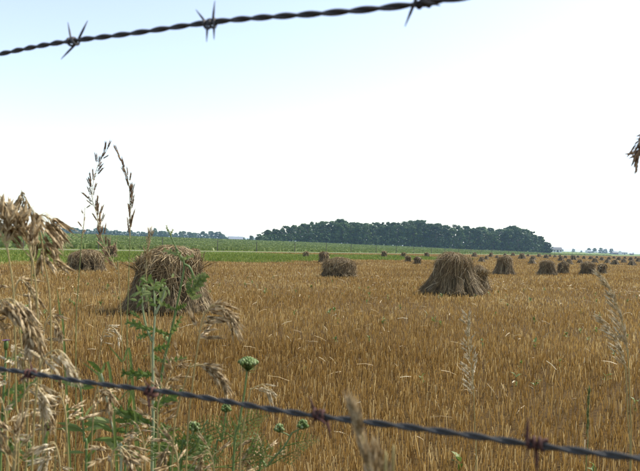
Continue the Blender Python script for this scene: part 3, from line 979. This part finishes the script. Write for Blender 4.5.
# ------------------------------------------------------------------ foreground grasses
def spikelet_mesh(name, mat, florets=6, L=1.0, awn=.18, plump=.12):
    """unit-length spikelet along +Z: overlapping pointed florets on alternate sides"""
    mb = MB(); rg = np.random.default_rng(florets)
    for k in range(florets + 2):
        s = 1 if k % 2 else -1
        z0 = .0 if k < 2 else (k - 1) / (florets + 1) * .62
        ln = .30 if k < 2 else .40
        c0 = np.array([0, 0, z0]); out = np.array([s * plump * .85, 0, 0])
        tip = c0 + np.array([s * plump * 1.15, 0, ln])
        m_ = c0 + out * .9 + np.array([0, 0, ln * .42])
        wv = plump * .62
        V = [c0, m_ + np.array([-s * .01, wv, 0]), m_ + np.array([s * .04, 0, 0]), m_ + np.array([-s * .01, -wv, 0]), m_ - out * .7, tip]
        mb.add(V, [(0, 1, 2), (0, 2, 3), (0, 3, 4), (0, 4, 1), (5, 2, 1), (5, 3, 2), (5, 4, 3), (5, 1, 4)], float(np.clip(.5 + .28 * s * (k % 3 - 1) + rg.normal(0, .15), 0, 1)))
        if k >= 2:
            mb.ribbon([tip - np.array([0, 0, .02]), tip + np.array([s * .04, .01, awn])], [.016, .003], (0, 1, 0), v=.8)
    return mb.mesh(name, M[mat], smooth=False)


SPK = {m_: [spikelet_mesh('spikelet', m_, f, awn=aw, plump=pl) for f, aw, pl in ((5, .2, .10), (6, .16, .105), (7, .22, .09))] for m_ in ('spikelet', 'pale_spikelet', 'dark_spikelet', 'green_spikelet')}


def dir_matrix(pos, d, roll, s):
    q = Vector(d).normalized().to_track_quat('Z', 'Y')
    return Matrix.Translation(pos) @ q.to_matrix().to_4x4() @ rotz(roll) @ Matrix.Scale(s, 4)


def root_below(p, drift=(0, 0)):
    return Vector((p.x + drift[0], p.y + drift[1], 0))


def head(plant, base, pix, depth, n, size, splay=.6, droop=.4, mat='spikelet', seed=0, branch=.9, t0=.0, aim=None):
    """a seed head: rachis through the pixel path (foot -> tip) and n spikelets on fine branches"""
    rr = random.Random(seed)
    dep = depth if isinstance(depth, (list, tuple)) else [depth] * len(pix)
    P = spline([at(a, b, d) for (a, b), d in zip(pix, dep)], 8)
    mb = MB()
    B = np.array(base)
    nn = len(P)
    mb.tube(P - B, np.linspace(.0011, .0004, nn), 5, v=.6)
    spots = []
    for k in range(n):
        t = t0 + (1 - t0) * (k + .5) / n
        f = t * (nn - 1); i = min(int(f), nn - 2); fr = f - i
        p = P[i] * (1 - fr) + P[i + 1] * fr
        tn = P[i + 1] - P[i]; tn /= np.linalg.norm(tn)
        rv = np.array([rr.gauss(0, 1), rr.gauss(0, 1), rr.gauss(0, 1)])
        rv -= tn * rv.dot(tn); rv /= np.linalg.norm(rv)
        d = tn * (1 - .45 * splay) + rv * splay * rr.uniform(.5, 1.1) + np.array([0, 0, -droop])
        if aim is not None: d += np.array(tuple(c_r)) * aim[0] + np.array(tuple(c_u)) * aim[1]
        d /= np.linalg.norm(d)
        s_ = size * rr.uniform(.78, 1.15) * (1 - .25 * t)
        bl = branch * s_ * rr.uniform(.2, 1.0) * (1 - .6 * t)
        m1 = p + (tn * .5 + rv * splay * .8) * bl * .6
        e = m1 + d * bl * .5
        mb.tube([p - B, m1 - B, e - B], [.00045, .0004, .0003], 4, v=.7)
        spots.append((e - B, d, s_))
    h = mb.build('seed_head', M['rachis'], plant)
    for e, d, s_ in spots:
        o = link('spikelet', rr.choice(SPK[mat]), h)
        o.matrix_local = dir_matrix(e, d, rr.uniform(0, 6.28), s_)
    return P[0]


def stem(plant, base, pts, r0=.0016, r1=.0011, mat='rachis', v=.3, name='stem'):
    P = spline(pts, 7)
    mb = MB(); mb.tube(P - np.array(base), np.linspace(r0, r1, len(P)), 6, v=v)
    mb.build(name, M[mat], plant, smooth=True)
    return P


def blade(plant, base, p0, p1, p2, width, v=.5, mat='weed'):
    P = spline([p0, p1, p2], 6)
    tn = P[-1] - P[0]
    side = np.cross(tn, np.array([0, -1, .2])); side /= np.linalg.norm(side) + 1e-9
    mb = MB(); mb.leaf(P - np.array(base), width, side, .3, v, prof=lambda t: np.clip(np.minimum(.6 + t * 3, (1 - t) ** .6 * 1.05), .02, 1))
    mb.build('leaf', M[mat], plant)


def brome(label, stem_pix, head_pix, depth, n, size, splay=.6, droop=.4, mat='spikelet', seed=0, leaves=1, sv=.4, foot=None, aim=None, rootdrift=(0, 0), rad=1.0):
    """grass plant: stem_pix runs down from the foot of the head"""
    low = at(*stem_pix[-1], depth)
    g0 = root_below(low, rootdrift)
    pl = empty('brome_grass', g0)
    hp = head(pl, g0, head_pix, depth, n, size, splay, droop, mat, seed, aim=aim)
    pts = [Vector(g0) + Vector((0, 0, -.01)), Vector((g0.x, g0.y, low.z * .45)) * .5 + low * .5 - Vector((0, 0, low.z * .25))]
    pts = [Vector(g0) + Vector((0, 0, -.01)), (Vector(g0) * .5 + low * .5)] + [at(a, b, depth) for a, b in reversed(stem_pix)] + [Vector(hp)]
    P = stem(pl, g0, pts, .0013 * rad, .0008 * rad, v=sv)
    rr = random.Random(seed + 500)
    for _ in range(leaves):
        i = rr.randrange(3, max(4, len(P) // 3)); p = Vector(P[i])
        a = rr.uniform(0, 6.28); l = rr.uniform(.12, .24)
        d = Vector((math.cos(a), math.sin(a) * .6, 0))
        blade(pl, g0, p, p + d * l * .5 + Vector((0, 0, l * .55)), p + d * l + Vector((0, 0, l * .35)), .006, rr.uniform(.2, .9))
    tag(pl, label, 'grass', 'seeding grasses along the fence')
    return pl


G = brome
# big tan heads at the left edge
G('tan brome head at left edge fanning up and to the left', [(33, 262), (37, 300), (41, 400), (42, 470)], [(33, 262), (26, 238), (14, 219), (-4, 203)], .74, 34, .035, .45, .12, seed=1, leaves=2, aim=(-.1, .05))
G('upright brome head with two thin tips above the left cluster', [(44, 262), (50, 300), (52, 400), (55, 470)], [(44, 262), (40, 232), (31, 208), (21, 190)], .78, 30, .033, .4, .75, seed=2, leaves=1, aim=(.35, -.5))
G('drooping brome head hanging on the right of the left cluster', [(33, 216), (32, 260), (28, 400), (26, 470)], [(33, 216), (45, 216), (54, 226), (57, 246)], .80, 24, .034, .3, .9, seed=3, leaves=0)
G('brome head with blunt horizontal spikelets cut by left edge', [(8, 252), (14, 300), (16, 400), (18, 470)], [(8, 252), (4, 240), (-4, 228), (-14, 222)], .72, 26, .035, .45, .1, seed=4, leaves=1, aim=(.2, -.1))
G('arched brome head hanging down at left edge above lower wire', [(-12, 320), (-14, 380), (-15, 470)], [(-12, 318), (-4, 303), (14, 300), (28, 318), (37, 343)], .66, 32, .036, .45, .95, seed=5, leaves=1)
G('loose brome head below the fanning head at left', [(20, 330), (24, 380), (26, 470)], [(20, 330), (14, 300), (20, 280), (32, 292), (36, 306)], .80, 16, .028, .55, .8, seed=6, leaves=1)
G('brome head drooping onto the lower wire beside its leftmost barb', [(38, 378), (34, 420), (32, 470)], [(38, 378), (44, 358), (57, 350), (68, 358), (75, 372)], .62, 16, .027, .45, .85, mat='pale_spikelet', seed=7, leaves=1)
G('pale brome head hanging just below the leftmost barb', [(20, 425), (16, 450), (14, 470)], [(22, 425), (24, 396), (33, 384), (42, 394), (46, 408)], .64, 15, .027, .5, .85, mat='pale_spikelet', seed=8, leaves=1)
G('brome head standing low in the bottom left corner', [(14, 474), (12, 500)], [(14, 474), (16, 446), (13, 430)], .58, 12, .027, .55, .3, seed=9, leaves=1)
G('brome head bending at the bottom edge right of the green stalks', [(112, 478), (110, 500)], [(112, 478), (112, 456), (120, 447), (130, 456), (134, 468)], .70, 18, .028, .8, .7, seed=10, leaves=1)
_rr = random.Random(77)
_extra = [('brome head leaning over the wire left of the pale slanting stem', 96, 392, .8), ('small brome head low between the bottom left stalks', 58, 452, .7), ('brome head at the left edge below the lower wire', 4, 408, .66),
          ('brome head nodding beneath the second barb', 142, 436, .85), ('brome head drooping between the first barb and green stalk', 64, 405, .75), ('low brome head at bottom edge under the twisted brown one', 176, 452, .8),
          ('brome head standing behind the arched one at left edge', 46, 322, 1.0), ('thin brome head low beside the bushy wild carrot', 212, 458, .9), ('brome head nodding at left edge just above the wire', 12, 356, .8),
          ('small brome head between the two carrot buds and the flat bud', 262, 446, 1.0), ('faint brome head far back between slim pair and blocky shock', 104, 330, 1.5)]
for _k, (_l, _x, _y, _d) in enumerate(_extra):
    _s = _rr.choice((-1, 1)); _h = 20 / _d
    G(_l, [(_x - 3 * _s, _y + 1.2 * _h), (_x - 5 * _s, _y + 2.6 * _h), (_x - 6 * _s, _y + 5 * _h)], [(_x - 3 * _s, _y + 1.2 * _h), (_x - 1 * _s, _y + .2 * _h), (_x + 5 * _s, _y - .35 * _h), (_x + 12 * _s, _y + .1 * _h), (_x + 15 * _s, _y + .6 * _h)],
      _d, _rr.randint(14, 22), _rr.uniform(.024, .03), .5, .75, mat=_rr.choice(('spikelet', 'spikelet', 'pale_spikelet')), seed=60 + _k, leaves=1)
# slim heads against the sky
G('tall slim brome head curving right against the sky, left of the pair', [(118, 262), (120, 300), (122, 340), (126, 470)], [(117, 270), (102, 240), (97, 215), (92, 195), (97, 168), (108, 148)], 1.25, 46, .026, .5, .1, mat='dark_spikelet', seed=11, leaves=1, aim=(0, .15))
G('tall slim brome head leaning left against the sky, right of the pair', [(130, 236), (128, 300), (127, 330), (128, 470)], [(130, 238), (130, 205), (128, 180), (117, 150)], 1.25, 32, .025, .28, .05, mat='dark_spikelet', seed=12, leaves=1, aim=(0, .15), sv=.05)
G('sparse thin grass head left of the tall slim pair', [(82, 235), (78, 290), (76, 330), (75, 470)], [(82, 238), (84, 222), (85, 206)], 1.25, 5, .018, .9, .1, mat='dark_spikelet', seed=13, leaves=1, sv=.05)
G('pinkish upright grass head in front of the large blocky shock', [(146, 272), (150, 340), (152, 470)], [(146, 274), (147, 255), (150, 233)], 1.1, 15, .021, .35, .0, seed=14, leaves=1, aim=(0, .2))
# middle foreground
G('brown twisted brome head just above the second barb', [(160, 440), (158, 471)], [(158, 438), (158, 405), (168, 380), (180, 356)], .85, 34, .026, .75, .35, seed=15, leaves=1)
G('nodding tan brome head bowed to the right below the blocky shock', [(198, 345), (192, 390), (186, 471)], [(198, 345), (203, 318), (214, 305), (226, 312), (232, 324)], .78, 34, .030, .45, .7, seed=16, leaves=1, aim=(.2, 0))
G('tan grass head lying to the right beside the thistle buds', [(190, 366), (178, 410), (172, 471)], [(190, 367), (204, 365), (217, 372), (226, 385)], .80, 20, .028, .35, .55, seed=17, leaves=0)
G('short thin grass head just right of the flat-topped green bud', [(250, 392), (243, 430), (240, 471)], [(250, 390), (262, 385), (270, 391)], .85, 6, .022, .5, .5, mat='pale_spikelet', seed=18, leaves=0)
G('blurred tan grass head at bottom centre in front of the wire', [(382, 512), (384, 550)], [(382, 512), (370, 468), (362, 440), (355, 416)], .30, 24, .018, .16, .0, seed=19, leaves=0, aim=(0, .15), rad=.5)
G('short blurred grass head beside the one at bottom centre', [(390, 505), (392, 540)], [(392, 515), (386, 485), (379, 460)], .31, 14, .016, .16, .0, seed=20, leaves=0, aim=(0, .15), rad=.5)
# right
G('pale feathery grass head standing alone right of centre', [(474, 400), (475, 430), (476, 471)], [(474, 400), (472, 370), (468, 345), (468, 316)], 1.35, 34, .026, .7, .12, mat='pale_spikelet', seed=21, leaves=1, aim=(-.25, .05))
G('long arching grass with pale tip at the right edge', [(628, 352), (630, 400), (631, 471)], [(628, 356), (622, 322), (612, 293), (603, 276)], 1.15, 30, .028, .3, .15, mat='pale_spikelet', seed=22, leaves=1, aim=(-.3, .1))
G('pale grass head below the long arching one at right', [(626, 372), (628, 420), (630, 471)], [(626, 372), (622, 350), (612, 330), (602, 318)], 1.2, 20, .028, .35, .15, mat='pale_spikelet', seed=23, leaves=0, aim=(-.6, .1))
G('dark grass head hanging in from the top of the right edge', [(668, 180), (672, 300), (676, 471)], [(664, 178), (660, 145), (650, 132), (641, 142), (638, 158)], .70, 14, .026, .35, .9, mat='dark_spikelet', seed=24, leaves=0)
G('thin upright grass with narrow green spike at lower right', [(588, 440), (587, 455), (586, 471)], [(588, 440), (588, 415), (589, 392)], 1.3, 30, .017, .14, .0, mat='green_spikelet', seed=25, leaves=0, sv=.0, aim=(0, .2))


# ------------------------------------------------------------------ green weeds
def lobed_leaf(mb, p0, d, up, L, Wd, lobes=5, v=.6, spiny=True):
    """pinnately lobed, spiny leaf"""
    d = np.asarray(tuple(d), float); d /= np.linalg.norm(d)
    up = np.asarray(tuple(up), float); side = np.cross(d, up); side /= np.linalg.norm(side); nr = np.cross(side, d)
    p0 = np.asarray(tuple(p0), float)
    pts = [p0 + d * L * t + nr * L * (.12 * math.sin(t * 3.1)) for t in np.linspace(0, 1, lobes * 2 + 1)]
    mb.leaf(pts, Wd * .34, side, .3, v)
    for k in range(lobes):
        i = 1 + 2 * k
        c = pts[i]; ll = Wd * .5 * math.sin(math.pi * (.25 + .68 * k / lobes))
        for s in (-1, 1):
            dr = side * s * .85 + d * .55 + nr * random.uniform(-.1, .45)
            mb.leaf([c, c + dr * ll * .5 + nr * ll * .12, c + dr * ll], ll * .62, d, .35, float(np.clip(v + random.uniform(-.25, .25), 0, 1)), prof=lambda t: np.array([.7, 1.0, .03]))
            if spiny:
                dr2 = side * s * .5 + d * .9 + nr * .5
                mb.leaf([c + dr * ll * .3, c + dr * ll * .3 + dr2 * ll * .4, c + dr * ll * .3 + dr2 * ll * .75], ll * .3, nr, .2, min(1, v + .25), prof=lambda t: np.array([.8, .6, .02]))


def weed(name, label, pix, depth, r0=.003, r1=.0015, v=.5, cat='plant', group=None):
    low = at(*pix[-1], depth); g0 = root_below(low)
    pl = empty(name, g0)
    pts = [Vector(g0) + Vector((0, 0, -.01)), Vector(g0) * .5 + low * .5] + [at(a, b, depth) for a, b in reversed(pix)]
    stem(pl, g0, pts, r0, r1, 'stem_green', v)
    tag(pl, label, cat, group)
    return pl, g0


def branch(pl, g0, pix, depth, r0=.0016, r1=.001, v=.5):
    stem(pl, g0, [at(a, b, depth) for a, b in pix], r0, r1, 'stem_green', v, 'branch')


def add_leaf(pl, g0, px, py, depth, ang, L, Wd, lobes=4, v=.6, spiny=True, tilt=.2):
    """leaf at a pixel, pointing at screen-angle ang (degrees, 0 = right, 90 = up)"""
    a = R(ang)
    d = c_r * math.cos(a) + c_u * math.sin(a) + c_f * random.uniform(-.5, .3)
    up = -c_f * .8 + c_u * tilt + c_r * random.uniform(-.4, .4)
    mb = MB(); lobed_leaf(mb, at(px, py, depth) - Vector(g0), d, up, L, Wd, lobes, v, spiny)
    mb.build('leaf', M['weed'], pl)


def oval_leaf(pl, g0, px, py, depth, ang, L, Wd, v=.6):
    a = R(ang); d = c_r * math.cos(a) + c_u * math.sin(a) + c_f * random.uniform(-.6, .2); d.normalize()
    p = at(px, py, depth) - Vector(g0); side = d.cross(-c_f + c_u * .5 + c_r * random.uniform(-.5, .5))
    mb = MB(); mb.leaf([p, p + d * L * .3, p + d * L * .65 + Vector((0, 0, -.04 * L)), p + d * L + Vector((0, 0, -.15 * L))], Wd, side, .3, v, prof=lambda t: np.array([.15, .95, .8, .03]))
    mb.build('leaf', M['weed'], pl)


random.seed(5)
# prickly thistle leaning right in front of the blocky shock
pl, g0 = weed('thistle', 'prickly green thistle bent to the right before the blocky shock', [(168, 229), (177, 250), (184, 264), (180, 290), (172, 328), (162, 372), (157, 420), (154, 471)], 1.05, .0034, .001, .35)
branch(pl, g0, [(184, 264), (190, 268), (194, 280), (193, 296)], 1.05, .0022, .0014, .35)
for a, b, an, L, Wd in ((190, 297, 55, .046, .022), (191, 290, 38, .038, .018), (188, 295, 75, .034, .016), (191, 299, 20, .022, .012), (187, 282, -60, .025, .012), (193, 280, 28, .024, .012)):
    add_leaf(pl, g0, a, b, 1.04, an, L, Wd, 5, random.uniform(.5, .95))
for a, b, an, L in ((168, 232, 100, .012), (170, 236, 60, .014), (180, 256, 160, .03), (182, 260, 20, .026), (183, 262, 120, .025)):
    add_leaf(pl, g0, a, b, 1.05, an, L, L * .5, 3, .9)
for b in (310, 335, 362, 395, 430):
    a = np.interp(b, [290, 328, 372, 420, 471], [180, 172, 162, 157, 154])
    for s in (0, 180):
        add_leaf(pl, g0, a, b, 1.05, s + random.uniform(10, 60) * (1 if s == 0 else -1), random.uniform(.022, .045), .014, 5, random.uniform(.4, 1))

# pale-stemmed leafy weed
pl, g0 = weed('leafy_weed', 'pale-stemmed leafy weed with forked top left of the thistle', [(156, 279), (154, 292), (155, 315), (153, 345), (153, 380), (152, 471)], 1.0, .0036, .0007, .8)
branch(pl, g0, [(152.5, 342), (146, 326), (142, 302), (143, 288)], 1.0, .0022, .0012, .7)
branch(pl, g0, [(155, 315), (162, 300), (166, 286)], 1.0, .002, .001, .8)
for k in range(60):
    a, b = random.choice(((143, 290), (148, 285), (155, 288), (162, 290), (141, 298), (166, 288), (152, 296)))
    oval_leaf(pl, g0, a + random.gauss(0, 4.5), b + random.gauss(0, 5), 1.0 + random.uniform(-.03, .03), random.uniform(0, 360), random.uniform(.007, .017), random.uniform(.003, .007), random.uniform(.3, 1))
for a, b, an, L in ((153, 333, 200, .03), (150, 330, 160, .04), (154, 350, 20, .035), (153, 375, 170, .05), (152, 410, 30, .06), (152, 425, 150, .06), (152, 450, 20, .07), (140, 318, 150, .02)):
    add_leaf(pl, g0, a, b, 1.0, an, L, L * .5, 4, random.uniform(.3, .8), False)


def umbel(pl, g0, px, py, depth, rpx, seed=0, bracts=True, flat=True):
    """wild carrot umbel in bud: a dome of small green knobs over thin bracts"""
    rr = random.Random(seed)
    c = at(px, py, depth) - Vector(g0); rr_ = rpx * depth / 640
    mb = MB()
    for k in range(46 if rpx > 8 else 22):
        r_ = math.sqrt((k + .5) / (46 if rpx > 8 else 22)); a = k * 2.39996
        pos = np.array(tuple(c)) + rr_ * np.array([r_ * math.cos(a), r_ * math.sin(a), (.35 + .45 * (1 - r_ * r_)) if flat else (1.1 * math.sqrt(max(0, 1.05 - r_ * r_)))])
        if not flat and k % 2: pos[2] -= .9 * rr_ * math.sqrt(max(0, 1.05 - r_ * r_))
        s_ = rr_ * (.20 if rpx > 8 else .30) * rr.uniform(.8, 1.2)
        mb.tube([pos + np.array([0, 0, -s_]), pos + np.array([0, 0, -.5 * s_]), pos + np.array([0, 0, .4 * s_]), pos + np.array([0, 0, s_])], [s_ * .3, s_ * .95, s_ * .9, s_ * .25], 6, v=rr.uniform(.3, .95))
        mb.tube([np.array(tuple(c)) + np.array([0, 0, -rr_ * .55]), pos + np.array([0, 0, -s_])], [.0005, .0004], 4, v=.4)
    mb.build('umbel', M['umbel'], pl, smooth=True)
    if bracts:
        mb = MB()
        for k in range(11):
            a = k * .571 + rr.uniform(-.1, .1); d = np.array([math.cos(a), math.sin(a), rr.uniform(-.15, .2)])
            b0 = np.array(tuple(c)) + np.array([0, 0, -rr_ * .5])
            mb.leaf([b0, b0 + d * rr_ * .8, b0 + d * rr_ * 1.5 + np.array([0, 0, rr_ * .25])], rr_ * .13, (-math.sin(a), math.cos(a), 0), .2, rr.uniform(.4, .9))
        mb.build('bracts', M['weed'], pl)


def feathery(pl, g0, px, py, depth, ang, L, v=.6):
    """finely cut carrot leaf"""
    a = R(ang); d = c_r * math.cos(a) + c_u * math.sin(a) + c_f * random.uniform(-.5, .3); d.normalize()
    side = d.cross(-c_f + c_r * random.uniform(-.3, .3) + c_u * .3); side.normalize()
    p = at(px, py, depth) - Vector(g0)
    mb = MB()
    pts = [p + d * L * t + Vector((0, 0, -.12 * L * t * t)) for t in np.linspace(0, 1, 9)]
    mb.tube(pts, np.linspace(.0009, .0003, 9), 4, v=v)
    for i in range(2, 9):
        for s in (-1, 1):
            ll = L * .34 * (1 - (i - 1) / 9)
            e = pts[i] + (side * s * .8 + d * .6) * ll
            mb.tube([pts[i], e], [.0005, .0002], 3, v=v)
            for u in (.4, .7, 1.0):
                b = pts[i].lerp(e, u)
                for s2 in (-1, 1):
                    dr = (d * .8 + side * s * .4 + side * s2 * .5) * ll * .38
                    mb.leaf([b, b + dr * .5, b + dr], ll * .11, side * .7 + d * .3, .2, float(np.clip(v + random.uniform(-.3, .3), 0, 1)), prof=lambda t: np.array([.5, 1, .03]))
    mb.build('leaf', M['weed'], pl)


pl, g0 = weed('wild_carrot', 'wild carrot with a flat-topped green bud cluster on a slim stalk', [(247, 371), (244, 395), (239, 425), (233, 471)], .95, .0022, .0013, .5)
umbel(pl, g0, 248, 366, .95, 9.5, 1)
for a, b, an, L in ((240, 425, 30, .05), (237, 440, 150, .07), (236, 450, 60, .07), (234, 462, 20, .08), (233, 468, 170, .07)):
    feathery(pl, g0, a, b, .95, an, L, random.uniform(.4, .9))
pl, g0 = weed('wild_carrot', 'wild carrot with two round green buds low right of the flat bud', [(292, 433), (284, 447), (268, 466), (258, 490)], .95, .002, .0011, .4)
branch(pl, g0, [(292, 433), (298, 430), (302, 428)], .95, .0012, .0009)
branch(pl, g0, [(290, 436), (284, 433), (280, 432)], .95, .0011, .0008)
umbel(pl, g0, 279, 430, .95, 4.6, 2, False, False); umbel(pl, g0, 302.5, 426.5, .95, 5.2, 3, True, False)
for a, b, an, L in ((286, 446, 20, .05), (270, 465, 30, .06), (275, 458, 160, .05), (264, 468, 100, .06)):
    feathery(pl, g0, a, b, .95, an, L, random.uniform(.4, .9))
pl, g0 = weed('wild_carrot', 'wild carrot with small closed bud under the wire left of flat bud', [(226, 412), (222, 440), (214, 471)], 1.0, .002, .0011, .4)
umbel(pl, g0, 226, 410, 1.0, 4.6, 4, False, False)
for a, b, an, L in ((222, 440, 30, .06), (219, 452, 150, .08), (217, 460, 60, .09), (215, 468, 10, .08), (214, 470, 120, .07)):
    feathery(pl, g0, a, b, 1.0, an, L, random.uniform(.4, .9))
pl, g0 = weed('wild_carrot', 'bushy wild carrot with a bud on a branching stalk below second barb', [(194, 432), (188, 446), (180, 471)], .95, .0026, .0012, .4)
branch(pl, g0, [(184, 458), (196, 445), (203, 428), (208, 420)], .95, .0018, .001)
umbel(pl, g0, 194, 429, .95, 5.5, 5, False, False)
for a, b, an, L in ((186, 450, 160, .07), (188, 448, 40, .06), (183, 460, 20, .08), (182, 465, 140, .08), (181, 470, 80, .08)):
    feathery(pl, g0, a, b, .95, an, L, random.uniform(.4, .9))

# leafy green stalks at lower left
for lab, pix, dep, nl in (('tall green leafy stalk crossing the lower wire at lower left', [(80, 378), (82, 410), (84, 440), (86, 471)], .95, 16),
                          ('green weed with a pale slanting stem between left barbs', [(101, 372), (106, 395), (112, 425), (118, 450), (121, 471)], .98, 12),
                          ('green leafy stalk just left of the second barb', [(128, 405), (126, 430), (125, 471)], 1.0, 14),
                          ('low leafy weed at the foot of the thistle', [(166, 430), (168, 450), (170, 471)], 1.05, 16),
                          ('low green weed in the bottom left corner behind the brome', [(30, 440), (28, 455), (26, 471)], 1.0, 10),
                          ('leafy green weed right of the twisted brown brome head', [(206, 440), (202, 455), (198, 471)], 1.1, 16)):
    pl, g0 = weed('leafy_weed', lab, pix, dep, .0026, .0012, .9 if 'pale' in lab else .35)
    ys = [p[1] for p in pix]; xs = [p[0] for p in pix]
    for k in range(nl):
        b = random.uniform(ys[0], ys[-1]); a = np.interp(b, ys, xs)
        oval_leaf(pl, g0, a, b, dep, random.choice((random.uniform(10, 75), random.uniform(105, 170))), random.uniform(.018, .045), random.uniform(.004, .010), random.uniform(.3, 1))

# grass blades
for lab, a, b, c, dep in (('single pale green grass blade rising left of second barb', (132, 376), (122, 362), (108, 345), 1.0), ('long green grass blade slanting above the lower wire at left', (112, 392), (98, 375), (82, 362), .95),
                          ('green grass blade curving below the wire left of second barb', (136, 420), (118, 400), (104, 386), .98), ('thin upright green grass stalk left of centre foreground', (64, 345), (60, 315), (57, 288), 1.2)):
    p0 = at(*a, dep); g0 = root_below(p0, (.05, 0)); pl = empty('grass_blade', g0)
    mb = MB(); P = spline([Vector(g0), (Vector(g0) + p0) / 2 + Vector((.015, 0, 0)), p0, at(*b, dep), at(*c, dep)], 6)
    mb.leaf(P - np.array(g0), .0065, tuple(c_r * .8 + c_u * .4), .35, .7, prof=lambda t: np.clip((1 - t) ** .5, .02, 1))
    mb.build('blade', M['weed'], pl)
    tag(pl, lab, 'grass', 'single grass blades')

# purple thistle flower at the left edge
pl, g0 = weed('thistle', 'small thistle with purple flower at the left picture edge', [(6, 348), (5, 370), (2, 420), (0, 471)], 1.0, .0028, .0016, .4)
c = np.array(tuple(at(6, 345, 1.0) - Vector(g0)))
mb = MB(); mb.tube([c + np.array([0, 0, z]) for z in (-.008, -.004, .002, .007)], [.0016, .0036, .0036, .0026], 9, v=.4); mb.build('flower_base', M['umbel'], pl, smooth=True)
mb = MB()
for k in range(60):
    a = random.uniform(0, 6.28); t = random.uniform(0, .9); d = np.array([math.cos(a) * t, math.sin(a) * t, 1.0])
    mb.tube([c + d * .004 + np.array([0, 0, .003]), c + d * .008], [.0007, .0003], 4, v=random.random())
mb.build('flower', M['purple'], pl)
for a, b, an, L in ((5, 362, 20, .04), (4, 375, 150, .04), (3, 395, 20, .06), (2, 420, 50, .06), (1, 450, 20, .07)):
    add_leaf(pl, g0, a, b, 1.0, an, L, L * .5, 4, random.uniform(.4, .9))

# ------------------------------------------------------------------ haze
HAZE = 0.00018
if HAZE:
    mb = MB(); mb.box((0, 0, 14.5), (13000, 13000, 33))
    mt = bpy.data.materials.new('haze_air'); mt.use_nodes = True
    t = mt.node_tree; t.nodes.clear()
    out = t.nodes.new('ShaderNodeOutputMaterial'); pv = t.nodes.new('ShaderNodeVolumePrincipled')
    pv.inputs['Color'].default_value = (.48, .72, 1, 1); pv.inputs['Density'].default_value = HAZE; pv.inputs['Anisotropy'].default_value = .2
    t.links.new(pv.outputs[0], out.inputs['Volume'])
    o = mb.build('haze', mt)
    tag(o, 'thin bluish summer haze over the whole farmland', 'haze', kind='stuff')
